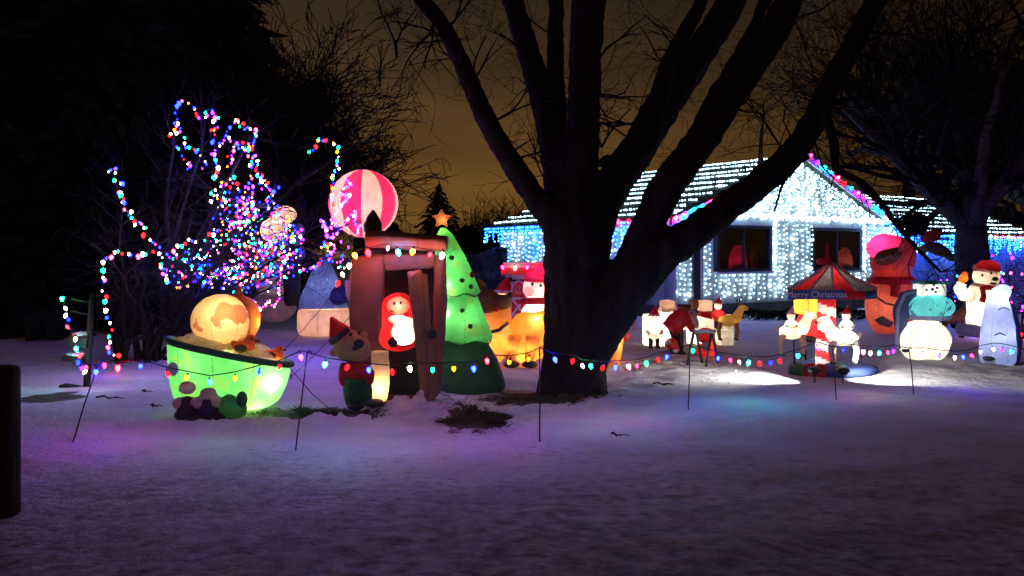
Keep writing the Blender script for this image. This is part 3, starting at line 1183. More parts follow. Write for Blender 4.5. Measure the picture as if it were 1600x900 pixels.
# fine twigs of the big tree
mb = MB()
rg = random.Random(11)
TW = [(620, 90, 9.5, (.3, 0, .6)), (735, 130, 9.6, (.5, .2, .6)), (770, 190, 9.7, (.6, .1, .5)), (720, 100, 9.5, (-.6, 0, .3)), (800, 250, 9.8, (.7, .2, .4)), (845, 150, 10.2, (-.6, .2, .4)),
      (930, 150, 9.7, (.7, 0, .25)), (935, 190, 9.7, (.8, .2, -.1)), (932, 100, 9.7, (.6, -.2, .5)), (1010, 200, 10.1, (-.8, 0, .2)), (1060, 110, 10.4, (-.7, .1, .3)), (940, 230, 9.8, (.5, 0, .6)),
      (1085, 80, 10.4, (-.5, .2, .7)), (1190, 290, 8.95, (-.2, .1, .8)), (1240, 250, 8.9, (-.6, .2, .6)), (1290, 160, 8.8, (.9, 0, .25)), (1285, 170, 8.8, (.8, .2, -.1)), (1300, 130, 8.8, (.9, .3, .1)),
      (1265, 190, 8.9, (.5, .1, -.6)), (1320, 100, 8.8, (.9, 0, .4)), (1330, 80, 8.8, (.7, -.2, -.2)), (1345, 50, 8.7, (.9, .2, .2)), (1240, 30, 9.3, (.7, .2, .4)), (1150, 170, 9.5, (.6, .1, .4)),
      (700, 60, 9.4, (-.7, .1, .1)), (690, 50, 9.4, (.6, .1, .6)), (680, 30, 9.4, (-.5, 0, -.5)), (850, 100, 10.3, (-.5, 0, .7)), (870, 60, 10.6, (-.6, 0, .5)), (895, 300, 9.9, (-.7, -.3, .5))]
for x, y, Y, d in TW:
    for _ in range(2):
        dd = (Vector(d) + Vector((rg.gauss(0, .25), rg.gauss(0, .3), rg.gauss(0, .25)))).normalized()
        grow(mb, at(x, y, Y) - TB, dd, rg.uniform(.55, .95), .017, 3, rg, .8, .0, 4, 4, .0028, (2, 3))
# the drooping side branch over the house
Q, T = limb(mb, [(1285, 170, 8), (1300, 210, 7), (1306, 260, 6), (1310, 268, 6), (1345, 285, 5.5), (1375, 315, 5), (1400, 350, 4), (1430, 385, 3), (1470, 425, 2)], 8.8, 8.4, 6)
for q in Q[8::2]:
    for _ in range(2):
        grow(mb, q, Vector((rg.gauss(.3, .5), rg.gauss(0, .5), rg.gauss(-.1, .5))).normalized(), rg.uniform(.35, .6), .008, 2, rg, .8, -.02, 3, 4, .0024, (2, 3))
Q, T = limb(mb, [(1262, 245, 5), (1240, 262, 3.4), (1222, 290, 2.5), (1210, 330, 1.5)], 8.9, 8.6, 5)
o = mb.build('crown', M['twig'], tree)
o['kind'] = 'stuff'


def bare_tree(label, px, Y, h, r0, seed, limbs, spread=.6, depth=5, lean=(0, 0), up=.05, kids=(2, 3), name='bare_tree', bark='bark_grey', split=.22, minr=.005, group=None, seg=4):
    rg = random.Random(seed)
    x = gx(px, Y)
    z = gz(x, Y) if Y < 60 else 0
    t = thing(name, label, 'tree', (x, Y, z), 0, group)
    tr, cr = MB(), MB()
    top = Vector((lean[0], lean[1], 1)).normalized() * h * split
    k = 6
    tr.tube([Vector((0, 0, -.2)), Vector((0, 0, .12)), top * .35 + Vector((rg.gauss(0, .02 * h * .3), 0, 0)), top * .7, top], [r0 * 1.5, r0 * 1.15, r0, r0 * .93, r0 * .8], 10)
    for i in range(limbs):
        a = 2 * math.pi * (i + rg.uniform(-.25, .25)) / limbs
        s = rg.uniform(.35, 1.0) * spread
        d = Vector((math.cos(a) * s + lean[0], math.sin(a) * s + lean[1], 1 - .35 * s)).normalized()
        L = h * rg.uniform(.30, .42)
        p, dd, rad = top * rg.uniform(.8, 1), d, r0 * rg.uniform(.45, .65)
        pts, rs = [p], [rad]
        for q in range(5):
            dd = (dd + Vector((rg.gauss(0, .1), rg.gauss(0, .1), rg.gauss(0, .06) + up))).normalized()
            p = p + dd * L / 5
            pts.append(p)
            rs.append(rad * (1 - .6 * (q + 1) / 5))
        tr.tube(pts, rs, 7)
        for q in range(1, 6):
            for _ in range(rg.randint(*kids)):
                nd = (dd * .6 + Vector((rg.gauss(0, 1), rg.gauss(0, 1), rg.gauss(.25, .7))) * .5 * spread * 1.4).normalized()
                grow(cr, pts[q], nd, h * rg.uniform(.12, .2), rs[q] * .55, depth - 2, rg, .62, up * .6, 3, seg, minr, kids)
    tr.build('trunk', M[bark], t)
    o = cr.build('crown', M['twig'], t)
    o['kind'] = 'stuff'
    return t


# the bare shrub that carries the strings
rg = random.Random(31)
sx = gx(245, 13.0)
shr = thing('bare_shrub', 'many stemmed bare shrub wound with coloured string lights beside the green tub', 'shrub', (sx, 12.9, gz(sx, 12.9)))
tr, cr = MB(), MB()
SB = shr.location.copy()
for tx, ty, Yt, rr0 in [(180, 290, 12.2, .035), (170, 400, 11.6, .03), (275, 190, 12.4, .05), (320, 190, 12.6, .045), (390, 215, 12.8, .05), (430, 300, 12.7, .04), (470, 370, 12.9, .04), (520, 250, 11.4, .035),
                        (520, 400, 12.6, .035), (460, 440, 12.9, .035), (350, 300, 13.4, .04), (300, 330, 12.0, .04), (240, 330, 13.4, .04), (380, 420, 12.0, .03), (210, 420, 12.6, .03), (545, 350, 10.4, .03)]:
    end = at(tx, ty, Yt) - SB
    st = Vector((rg.uniform(-.35, .25), rg.uniform(-.3, .3), -.1))
    mid = st * .45 + end * .45 + Vector((-.12 * end.x, rg.uniform(-.2, .2), .30))
    pts, rs = [], []
    for k in range(9):
        u = k / 8
        pts.append(st * (1 - u) ** 2 + mid * 2 * u * (1 - u) + end * u * u + Vector((rg.gauss(0, .03), rg.gauss(0, .03), 0)) * (1 if 0 < k < 8 else 0))
        rs.append(rr0 * (1.25 - .95 * u))
    tr.tube(pts, rs, 6)
    for k in range(2, 9):
        for _ in range(3):
            d = (pts[k] - pts[k - 1]).normalized() * .5 + Vector((rg.gauss(0, .5), rg.gauss(0, .5), rg.gauss(.1, .45)))
            grow(cr, pts[k], d.normalized(), rg.uniform(.35, .7), rs[k] * .5, 2, rg, .6, .0, 3, 4, .0028, (2, 3))
for k in range(9):     # upright stems at the foot
    a = rg.uniform(0, 6.28)
    b = Vector((rg.uniform(-.7, .35), rg.uniform(-.4, .4), -.1))
    tr.tube([b, b + Vector((rg.gauss(0, .08), 0, .6)), b + Vector((rg.gauss(0, .2), rg.gauss(0, .1), 1.3)), b + Vector((rg.gauss(0, .35), rg.gauss(0, .2), 2.1))], [.06, .045, .03, .012], 6)
tr.build('trunk', M['bark'], shr)
cr.build('crown', M['twig'], shr)['kind'] = 'stuff'

# dark wood on the left, tree by tree
r2 = random.Random(77)


def spruce(label, px, Y, h, w, seed, name='spruce_tree', dens=1.0, mat='needle', group=None):
    rg = random.Random(seed)
    x = gx(px, Y)
    t = thing(name, label, 'tree', (x, Y, 0), 0, group)
    MB().tube([(0, 0, -.2), (0, 0, h * .5), (0, 0, h * .97)], [h * .022, h * .013, .01], 7).build('trunk', M['bark'], t)
    cr = MB()
    n = int(26 * dens)
    for i in range(n):
        u = i / (n - 1)
        z = h * (.06 + .92 * u)
        R = w * (1 - u) ** .85 + .06 * w
        m = max(6, int(17 * (1 - u * .6)))
        for j in range(m):
            a = 2 * math.pi * (j + rg.random()) / m
            L = R * rg.uniform(.62, 1.12)
            for q in range(9):
                f_ = rg.uniform(.18, 1.0)
                aa = a + rg.gauss(0, .16) * (1.2 - .6 * f_)
                dx, dy = math.cos(aa), math.sin(aa)
                zz = z - .30 * L * f_ + rg.gauss(0, .012 * h)
                c0_ = Vector((dx * L * f_, dy * L * f_, zz))
                ln = L * rg.uniform(.10, .2) + .03 * w
                t1 = Vector((dx, dy, -.5 + rg.gauss(0, .3))).normalized() * ln
                t2 = Vector((-dy, dx, rg.gauss(0, .4))).normalized() * ln * .45
                cr.add([c0_ - t1, c0_ + t2, c0_ + t1, c0_ - t2], [(0, 1, 2, 3)])
    cr.build('crown', M[mat], t, False)['kind'] = 'stuff'
    return t


WOOD = [(-40, 21, 16, 4.2), (60, 24, 18, 4.4), (150, 20, 14, 3.6), (215, 26, 19, 4.4), (-150, 19, 15, 4), (310, 30, 20, 4.2), (20, 31, 22, 5), (110, 33, 23, 5), (205, 36, 24, 5), (300, 38, 22, 4.2), (-70, 29, 22, 5), (-260, 26, 20, 5), (375, 40, 19, 3.2)]
for i, (px, Y, h, w) in enumerate(WOOD):
    spruce('tall dark evergreen tree in the unlit wood beyond the lit shrub', px, Y, h, w, 100 + i, 'evergreen_tree', 1.15, 'needle', 'evergreens of the dark wood')
bare_tree('broad bare tree with a dense twig crown standing at the edge of the dark wood', 380, 27, 11.8, .3, 401, 10, .85, 5, (.05, 0), .03, (3, 4), minr=.013, split=.16)
bare_tree('tall bare tree behind the lit shrub, half lost in the dark wood', 365, 24, 10.6, .26, 402, 9, .85, 5, (.05, 0), .04, (3, 3), minr=.012, split=.16)
bare_tree('slim bare tree at the open end of the dark wood near the striped balloon', 432, 28, 8.6, .2, 403, 9, .7, 5, (.02, 0), .03, (3, 4), minr=.013, split=.18)
bare_tree('bare tree with a twisted trunk behind the polar bear', 1518, 20.5, 11.0, .40, 404, 10, .95, 5, (-.02, -.03), .05, (2, 3), minr=.0075, split=.235)
bare_tree('tall bare tree at the far end of the yard with a very dense crown', 1640, 24, 13, .36, 405, 10, .95, 5, (-.08, 0), .04, (2, 3), minr=.010, split=.25)
bare_tree('high bare tree rising behind the house roof', 1420, 48, 20, .4, 406, 9, .8, 5, (0, 0), .04, (2, 3), minr=.016, split=.3)
spruce('small pointed spruce beyond the inflatable tree, seen against the glowing sky', 686, 40, 5.0, 2.3, 9, 'spruce_tree', 1.2)
for i, (px, Y, h) in enumerate([(745, 46, 5.6), (775, 44, 6.6), (800, 47, 6.2), (640, 48, 4.2), (715, 50, 4.4)]):
    bare_tree('small bare tree in the distant row ' + ['left of the house roof corner', 'rising highest beside the house roof', 'half behind the big trunk', 'beside the striped balloon', 'next to the pointed spruce'][i],
              px, Y, h, .1, 420 + i, 8, .55, 4, (0, 0), .08, (2, 3), minr=.012, split=.1, group='distant row of bare trees', seg=3)


def hedge(name, label, px0, px1, Y, h, dep, mat, seed, n, leaf):
    rg = random.Random(seed)
    x0, x1 = gx(px0, Y), gx(px1, Y)
    t = thing(name, label, 'hedge', ((x0 + x1) / 2, Y, 0))
    mb = MB()
    wd = x1 - x0
    for _ in range(n):
        x = rg.uniform(-.5, .5) * wd
        hh = h * (.82 + .3 * noise.noise(Vector((x * .8 + seed, 0, seed))))
        z = hh * math.sqrt(rg.random())
        y = rg.uniform(-.5, .5) * dep * (1 - .4 * z / h)
        if rg.random() < .6:
            y = -dep * .5 * (1 - .4 * z / h) + rg.gauss(0, .05)
        c = Vector((x, y, z))
        a = Vector((rg.gauss(0, 1), rg.gauss(0, 1), rg.gauss(0, 1))).normalized() * leaf
        b = a.orthogonal().normalized() * leaf * .6
        mb.add([c - a, c + b, c + a, c - b], [(0, 1, 2, 3)])
    mb.build('foliage', M[mat], t, False)['kind'] = 'stuff'
    mb = MB()
    for k in range(int(max(3, wd))):
        x = (k + .5) / int(max(3, wd)) * wd - wd / 2
        mb.tube([(x, 0, -.1), (x + .05, 0, h * .4), (x, .05, h * .75)], [.06, .045, .015], 5)
    mb.build('stem', M['bark'], t)
    return t


hedge('hedge', 'tall hedge lit blue at the end of the house under the icicle eave', 700, 792, 25.5, 2.0, 1.2, 'blue_lit_needle', 3, 14000, .05)
hedge('hedge', 'long dark hedge far behind the yard under the glowing sky', 560, 860, 42, 3.2, 2.5, 'needle', 4, 9000, .16)
hedge('hedge', 'dark hedge at the foot of the unlit wood', -15-150, 470, 22, 1.7, 1.5, 'needle', 5, 12000, .10)
hedge('hedge', 'low dark bushes at the foot of the gable wall', 1150, 1350, 21.5, .32, .5, 'needle', 6, 2500, .05)

# nest in the twigs
rg = random.Random(5)
c0 = at(1430, 350, 19.5)
t = thing('leaf_nest', 'round dark nest of dead leaves in the twigs before the side wing roof', 'nest', c0)
mb = MB()
for _ in range(1500):
    d = Vector((rg.gauss(0, 1), rg.gauss(0, 1), rg.gauss(0, 1))).normalized() * rg.uniform(.1, .29)
    a = Vector((rg.gauss(0, 1), rg.gauss(0, 1), rg.gauss(0, 1))).normalized() * .05
    b = a.orthogonal().normalized() * .03
    mb.add([d - a, d + b, d + a, d - b], [(0, 1, 2, 3)])
mb.build('leaves', M['twig'], t, False)['kind'] = 'stuff'

# ------------------------------------------------------------------ street side
t = thing('gate_post', 'dark wooden post standing close to the road at the edge of the yard', 'post', (gx(4, 5.3), 5.3, gz(gx(4, 5.3), 5.3)))
mb = MB()
mb.lathe([(.098, -.2), (.098, .86), (.10, .88), (.092, .915), (.05, .925)], 14, wob=lambda a, z: 1 + .03 * math.sin(a * 5) + .02 * math.sin(a * 3 + z * 4))
mb.build('post', M['wood_post'], t)

s = Spot('tiered_stand', 'dark wooden stand with three small snowy shelves, hung with lights', 'stand', 137, 10.4)
p = s.p
mb = MB()
mb.tube([p(133, 632), p(137, 580), p(141, 500), p(143, 458)], [.04, .042, .036, .02], 8)
mb.build('post', M['dark_wood'], s.o)
for (x0, x1, y, th, dep) in ((113, 141, 533, .13, .2), (103, 134, 560, .07, .2), (97, 134, 606, .05, .16)):
    mb = MB()
    a, b = p(x0, y), p(x1, y)
    mb.box((a + b) / 2, (b.x - a.x, dep, th), rotY(8))
    sh = mb.build('shelf', M['dark_wood'], s.o, False)
    mb = MB()
    mb.ell((a + b) / 2 + Vector((0, 0, th * .5 + .015)), ((b.x - a.x) * .48, dep * .45, .035))
    if y < 600:
        mb.build('snow_cap', M['snow'], sh)
for y in (470, 489):
    MB().tube([p(112, y - 3), p(125, y), p(141, y + 2)], .014, 6).build('twig', M['dark_wood'], s.o)


# ------------------------------------------------------------------ inflatables: fabrics
fab = {}
for k, c, tr_, sp in [
    ('green', (.11, .56, .15), .5, ((.16, .42, .10), 4.5, .55)), ('dark_green', (.03, .14, .05), .25, None), ('cream', (.86, .62, .30), .55, ((.42, .16, .07), 3.1, .515)),
    ('cream_plain', (.86, .70, .48), .5, None), ('foam', (.86, .72, .50), .5, ((.60, .36, .22), 14, .60)), ('amber', (.90, .36, .075), .5, None), ('orange', (.85, .28, .06), .5, None), ('white', (.88, .85, .78), .55, None),
    ('red', (.72, .035, .04), .45, None), ('hot_pink', (.85, .03, .16), .45, None), ('pink_cream', (.88, .50, .40), .5, None), ('brown', (.20, .075, .03), .3, None), ('brown_red', (.32, .17, .08), .35, None),
    ('dark', (.02, .017, .018), .1, None), ('tan', (.55, .33, .14), .35, None), ('skin', (.80, .45, .30), .5, None), ('blue', (.10, .16, .42), .4, None), ('lavender', (.52, .56, .80), .5, None),
    ('deep_blue', (.06, .10, .30), .3, None), ('teal', (.12, .50, .48), .5, ((.03, .09, .11), 4.2, .57)), ('frost', (.30, .36, .60), .45, ((.55, .60, .78), 7, .60)), ('star', (.80, .30, .10), .5, None),
    ('grey', (.30, .29, .28), .3, None), ('gold', (.70, .47, .13), .4, None), ('coral', (.80, .23, .15), .45, None), ('peach', (.80, .56, .46), .5, None)]:
    fab[k] = nylon('inflatable fabric ' + k, c, tr_, sp)

# --- green tub
s = Spot('bathtub_inflatable', 'tilted glowing green inflatable tub heaped with cream foam', 'inflatable', 355, 8.85)
p = s.p


def tub_shell():
    """oval tub whose rim slopes down to the right"""
    mb = MB()
    n = 40
    rings = []
    k = s.k
    cx = p(356, 600).x
    prof = [(0.0, .60), (.02, .72), (.14, .84), (.30, .90), (.55, .955), (.8, .985), (1.0, 1.0), (1.02, .93)]
    vs = []
    for u, rf in prof:
        for j in range(n):
            a = 2 * math.pi * j / n
            x = .635 * rf * math.cos(a)
            y = .40 * rf * math.sin(a)
            ztop = .735 - .265 * (x + .635) / 1.27 - .03 * math.sin(a)
            zb = .02 + .03 * abs(x)
            vs.append((cx + x + .035 * (u - .5), y, zb + (ztop - zb) * u))
    fs = []
    for i in range(len(prof) - 1):
        for j in range(n):
            fs.append((i * n + j, i * n + (j + 1) % n, (i + 1) * n + (j + 1) % n, (i + 1) * n + j))
    fs.append(tuple(range(n - 1, -1, -1)))
    mb.add(vs, fs)
    return mb, vs[-2 * n:-n]


mb, rim = tub_shell()
mb.build('tub', fab['green'], s.o)
mb = MB()
mb.tube([Vector(q) + Vector((0, 0, .005)) for q in rim], .035, 8, closed=True)
mb.build('rim', fab['dark_green'], s.o)
mb = MB()
cx = p(356, 600).x
fo = random.Random(4)
for i in range(60):
    a, q = fo.uniform(0, 6.28), math.sqrt(fo.random())
    x, y = .50 * q * math.cos(a), .27 * q * math.sin(a)
    z = .775 - .265 * (x + .635) / 1.27 + .05 * (1 - q * q)
    R = fo.uniform(.05, .12)
    mb.ell((cx + x, y, z), (R * 1.3, R * 1.2, R * .62), 10, 7)
blob('foam', mb, fab['foam'], s.o, .022, 2, [(.06, .02)])
for q, w in ((p(432, 585) + Vector((0, -.17, 0)), 12), (p(330, 595), 6), (p(405, 620) + Vector((0, -.15, 0)), 6), (p(330, 548) + Vector((0, -.12, 0)), 9), (p(410, 570) + Vector((0, -.1, 0)), 5)):
    s.lamp(q + Vector((-.02, 0, -.05)), w, (1, .9, .62))

MB().ell(p(290, 570) + Vector((-.0, -.335, 0)), (.055, .03, .07)).build('print_spot', fab['lavender'], s.o)
# boots stuck on its flank
s2 = Spot('toy_boots', 'pair of snowy cuffed dark boots and a green stump leaning on the tub', 'boots', 320, 8.36)
for (bx, cy, r) in ((293, 606, .085), (325, 616, .085)):
    mb = MB()
    mb.ell(s2.p(bx, cy), (r, r * .85, r * .78)).ell(s2.p(bx - 12, 630), (r * .9, r, r * .7)).ell(s2.p(bx + 15, 628), (r * .8, r, r * .65))
    blob('cuff', mb, fab['peach'], s2.o, .018, 3)
    mb = MB()
    mb.ell(s2.p(bx, 648), (.13, .11, .07)).ell(s2.p(bx + 14, 650), (.13, .14, .055)).ell(s2.p(bx, 634), (.10, .08, .1))
    blob('boot', mb, fab['dark'], s2.o, .018, 3)
mb = MB()
mb.ell(s2.p(358, 636), (.10, .10, .13)).ell(s2.p(372, 640), (.09, .09, .09))
blob('stump', mb, fab['green'], s2.o, .02, 3)
MB().ell(s2.p(378, 624, -.06), (.055, .04, .08)).build('patch', fab['dark_green'], s2.o)
# blotched globe and ducks in the tub
gl = at(347, 502, 8.95)
t = thing('globe_inflatable', 'glowing cream globe with brown blotches and an orange cap, sunk in the tub foam', 'inflatable', gl)
MB().ell((0, 0, 0), (.315, .30, .285), 32, 20, rotY(8)).build('ball', fab['cream'], t)
mb = MB()
mb.ell((.155, .11, -.005), (.205, .22, .268), 26, 16, rotY(14))
mb.tube([(.14, .06, .22), (.165, .06, .32), (.155, .06, .38)], [.07, .035, .02], 10)
blob('cap', mb, fab['orange'], t, .02, 3)
lamp(t, (.06, -.15, .06), 5, (1, .80, .48))
lamp(t, (.315, .10, -.02), 2.5, (1, .6, .3), .03)
lamp(t, (0, -.15, -.2), 2.5, (1, .76, .42))
for bx, by, k, lb in ((385, 545, 1.0, 'upright orange toy duck on the foam in front of the blotched globe'), (432, 556, .75, 'small orange toy duck at the low end of the tub rim')):
    q = at(bx, by, 8.68 if k == 1 else 8.75)
    t = thing('toy_duck', lb, 'duck', q, 0, 'orange toy ducks in the tub')
    mb = MB()
    mb.ell((-.03, 0, .0), (.12 * k, .08 * k, .085 * k)).ell((.045 * k, 0, .085 * k), (.06 * k, .055 * k, .062 * k)).ell((-.12 * k, 0, .05 * k), (.05 * k, .035 * k, .035 * k), rot=rotY(30))
    blob('body', mb, fab['orange'], t, .012, 3)
    MB().ell((.11 * k, 0, .08 * k), (.035 * k, .03 * k, .014 * k)).build('beak', fab['brown'], t)
    MB().ell((.07 * k, -.045 * k, .10 * k), .012 * k).build('eye', fab['dark'], t)
    MB().ell((-.04, -.07 * k, .01), (.07 * k, .025 * k, .045 * k)).build('wing', fab['brown'], t)
    lamp(t, (-.02, 0, 0), .5 * k, (1, .6, .3), .02)

# --- wooden hut with the bearded figure
s = Spot('hut_inflatable', 'brown inflatable outhouse with a log roof and its door ajar', 'inflatable', 618, 9.15)
p = s.p


def slab(pts, y0, y1, rr_=.03):
    """soft padded panel through (px, py) outline"""
    mb = MB()
    mb.prism([(p(x, y).x, p(x, y).z) for x, y in pts], y0, y1)
    return mb


mb = slab([(566, 636), (556, 560), (549, 470), (556, 400), (598, 396), (598, 450), (595, 560), (598, 634)], -.012, .18)
for x0, x1, r in ((553, 562, 8), (562, 569, 9), (571, 577, 8.5), (580, 585, 9), (590, 592, 8)):
    mb.tube([p(x1 + 4, 634), p(x0 + 2, 560), p(x0, 470), p(x0 + 4, 400)], r * s.k, 10)
blob('side_wall', mb, fab['brown_red'], s.o, .02, 2, [(.12, .015)])
mb = slab([(664, 636), (672, 560), (680, 470), (678, 400), (694, 396), (697, 470), (692, 560), (684, 630)], -.03, .22)
mb.tube([p(678, 632), p(686, 520), p(688, 400)], 10 * s.k, 10)
blob('side_wall', mb, fab['brown_red'], s.o, .02, 2)
MB().box(p(630, 510, .55) + Vector((0, .0, 0)), (.72, .05, 1.75)).build('back_wall', fab['dark'], s.o, False)
mb = slab([(600, 396), (680, 396), (679, 418), (601, 424)], -.04, .12)
blob('lintel', mb, fab['brown_red'], s.o, .02, 3)
mb = MB()
for yy, zz, r in ((-.16, 0, 11), (.05, 4, 12), (.28, 2, 12)):
    mb.tube([p(571, 377 - zz, yy), p(600, 376 - zz, yy), p(660, 381 - zz, yy), p(700, 383 - zz, yy)], [r * s.k, r * s.k * 1.05, r * s.k, r * .92 * s.k], 12)
blob('roof', mb, fab['brown_red'], s.o, .02, 3)
mb = slab([(641, 424), (662, 420), (668, 470), (672, 540), (686, 600), (684, 628), (668, 630), (660, 600), (652, 520)], -.30, -.22)
mb.tube([p(646, 428, -.3), p(657, 520, -.3), p(668, 622, -.3)], 6.5 * s.k, 8)
mb.tube([p(661, 428, -.22), p(668, 520, -.22), p(681, 622, -.22)], 7 * s.k, 8)
d = blob('door', mb, fab['brown_red'], s.o, .016, 2)
MB().ell(p(675, 522, -.33), (.05, .035, .06)).build('handle', fab['dark'], d)
mb = MB()
mb.box(p(630, 628, .1), (.5, .5, .08))
mb.build('floor', fab['brown_red'], s.o, False)
mb = MB()
mb.lathe([(.002, .25), (.06, .17), (.105, .07), (.10, .0), (.05, -.06)], 14, p(583, 362, .15))
blob('finial', mb, fab['dark'], s.o, .014, 2)
# glowing leg of the hut
mb = MB()
mb.tube([p(590, 626, -.1), p(591, 600, -.1), p(594, 570, -.1), p(594, 548, -.1)], [.10, .125, .10, .095], 14)
blob('lit_post', mb, fab['cream_plain'], s.o, .02, 4)
s.lamp(p(591, 604, -.13), 3.4, (1, .70, .34), .03)
# bearded figure
f2 = Spot('bearded_figure', 'glowing red hooded figure with a white beard sitting in the hut doorway', 'inflatable', 622, 9.15)
p = f2.p
mb = MB()
mb.ell(p(623, 500, .05), (.20, .17, .28)).ell(p(622, 480, .05), (.185, .16, .16)).ell(p(606, 524, -.04), (.085, .10, .12)).ell(p(622, 528, .03), (.235, .16, .15)).ell(p(646, 520, -.02), (.08, .09, .14))
blob('body', mb, fab['red'], f2.o, .02, 4)
mb = MB()
mb.ell(p(630, 522, -.12), (.14, .10, .125)).ell(p(634, 507, -.12), (.115, .085, .085)).ell(p(622, 499, -.12), (.11, .07, .05))
blob('beard', mb, fab['white'], f2.o, .016, 3)
mb = MB()
mb.ell(p(622, 478, -.07), (.125, .085, .10))
mb.ell(p(621, 480, -.155), (.024, .02, .02))
blob('face', mb, fab['coral'], f2.o, .012, 2)
for q in (p(616, 474, -.15), p(626, 473, -.15)):
    MB().ell(q, (.014, .012, .019), 10, 7).build('eye', fab['dark'], f2.o)
MB().ell(p(612, 486, -.145), (.022, .012, .008), 10, 6).build('mouth', fab['dark'], f2.o)
mb = MB()
mb.ell(p(614, 535, -.17), (.055, .045, .055)).ell(p(617, 525, -.17), (.02, .02, .03))
blob('mitten', mb, fab['dark'], f2.o, .012, 2)
f2.lamp(p(626, 503, -.15), .8, (1, .8, .65), .02)
f2.lamp(p(636, 525, -.165), 4.0, (1, .82, .58), .02)
f2.lamp(p(622, 484, .03), 4, (1, .45, .3), .04)
f2.lamp(p(622, 478, -.115), 1.6, (1, .62, .5), .015)
f2.lamp(p(610, 515, .02), 2.5, (1, .5, .35), .03)

# --- elf
s = Spot('elf_inflatable', 'inflatable elf with a red pointed hat and green trousers beside the hut post', 'inflatable', 555, 8.85)
p = s.p
mb = MB()
mb.ell(p(545, 540, -.02), (.155, .15, .17)).ell(p(562, 545, -.04), (.12, .13, .14))
mb.ell(p(521, 551), (.05, .02, .045), rot=rotY(-35))
blob('head', mb, fab['tan'], s.o, .018, 3)
mb = MB()
mb.lathe([(.135, 0), (.11, .06), (.06, .14), (.015, .22)], 16, p(533, 524), rotY(-28))
blob('hat', mb, fab['red'], s.o, .016, 2)
mb = MB()
mb.tube([p(516, 536, -.1), p(530, 526, -.15), p(545, 513, -.12)], .035, 8)
blob('hat_band', mb, fab['dark'], s.o, .014, 2)
mb = MB()
mb.ell(p(561, 537, -.15), (.055, .05, .05)).ell(p(555, 545, -.14), (.04, .04, .03))
blob('mouth', mb, fab['dark'], s.o, .012, 2)
MB().ell(p(569, 523, -.13), (.04, .04, .035)).build('nose', fab['tan'], s.o)
for q in (p(548, 523, -.155), p(561, 520, -.165)):
    MB().ell(q, (.016, .012, .02), 10, 7).build('eye', fab['dark'], s.o)
mb = MB()
mb.ell(p(557, 578), (.145, .13, .12)).ell(p(536, 585, -.05), (.05, .06, .13)).ell(p(578, 588, -.08), (.05, .06, .1))
blob('coat', mb, fab['red'], s.o, .018, 3)
mb = MB()
mb.tube([p(557, 590), p(550, 612), p(551, 632)], [.13, .10, .07], 12)
mb.tube([p(562, 590, .02), p(570, 612, .02), p(572, 630, .02)], [.11, .09, .065], 12)
blob('trousers', mb, fab['dark_green'], s.o, .018, 3)
for a, b in ((556, 634), (586, 630)):
    MB().ell(p(a, b, -.08), (.09, .12, .045)).build('shoe', fab['dark'], s.o)

# --- green christmas tree
s = Spot('christmas_tree_inflatable', 'tall glowing green inflatable fir tree with three tiers and an orange star', 'inflatable', 730, 10.15)
p = s.p


def tier(name, pts, fabm, wav, off=0.0):
    """pts: (centre px, half width px, py) top to bottom"""
    mb = MB()
    n = 40
    vs = []
    for i, (c, hw, y) in enumerate(pts):
        for j in range(n):
            a = 2 * math.pi * j / n
            e = wav * math.cos(a * 6) * (i / (len(pts) - 1)) ** 3
            q = p(c + hw * math.cos(a), y)
            vs.append((q.x, hw * s.k * .8 * math.sin(a) + off, q.z + e))
    fs = [(i * n + j, (i + 1) * n + j, (i + 1) * n + (j + 1) % n, i * n + (j + 1) % n) for i in range(len(pts) - 1) for j in range(n)]
    fs.append(tuple(range(n)))
    c = pts[-1]
    vs.append(tuple(p(c[0], c[2] - 8)))
    k = len(vs) - 1
    b = (len(pts) - 1) * n
    fs += [(b + j, k, b + (j + 1) % n) for j in range(n)]
    mb.add(vs, fs)
    return mb.build(name, fabm, s.o)


tier('tier', [(692, 4, 356), (695, 12, 366), (703, 24, 400), (708, 36, 440), (711, 40, 457), (711, 34, 462)], fab['green'], .02)
tier('tier', [(708, 26, 448), (712, 34, 462), (717, 40, 492), (722, 47, 522), (722, 48, 530), (722, 40, 534)], fab['green'], .03)
tier('tier', [(718, 30, 518), (724, 38, 535), (732, 46, 562), (738, 50, 592), (738, 52, 606), (736, 46, 614)], fab['dark_green'], .025)
for q, w in ((p(698, 446) + Vector((0, -.12, 0)), 4.5), (p(696, 486) + Vector((0, -.18, 0)), 5), (p(702, 415), 2.5), (p(722, 500), 5), (p(716, 560), 1.2), (p(692, 342) + Vector((0, .05, -.02)), .5)):
    s.lamp(q + Vector((0, -.05, 0)), w, (1, .95, .7), .04)
for x, y, dy in ((706, 403, -.20), (722, 485, -.33), (736, 448, -.22), (735, 510, -.38), (722, 438, -.25)):
    MB().ell(p(x, y, dy), (.03, .02, .028), 12, 8).build('ornament', fab['dark_green'], s.o)
MB().ell(p(738, 429, -.12), (.03, .02, .04), 12, 8).build('ornament', fab['red'], s.o)
mb = MB()
out = []
for i in range(10):
    a = math.pi / 2 + i * math.pi / 5
    r = .125 if i % 2 == 0 else .058
    q = p(690, 342)
    out.append((q.x + r * math.cos(a), q.z + r * math.sin(a)))
mb.prism(out, -.05, .05)
blob('star', mb, fab['star'], s.o, .012, 2)
s.lamp(p(691, 364), .8, (1, .7, .3), .02)
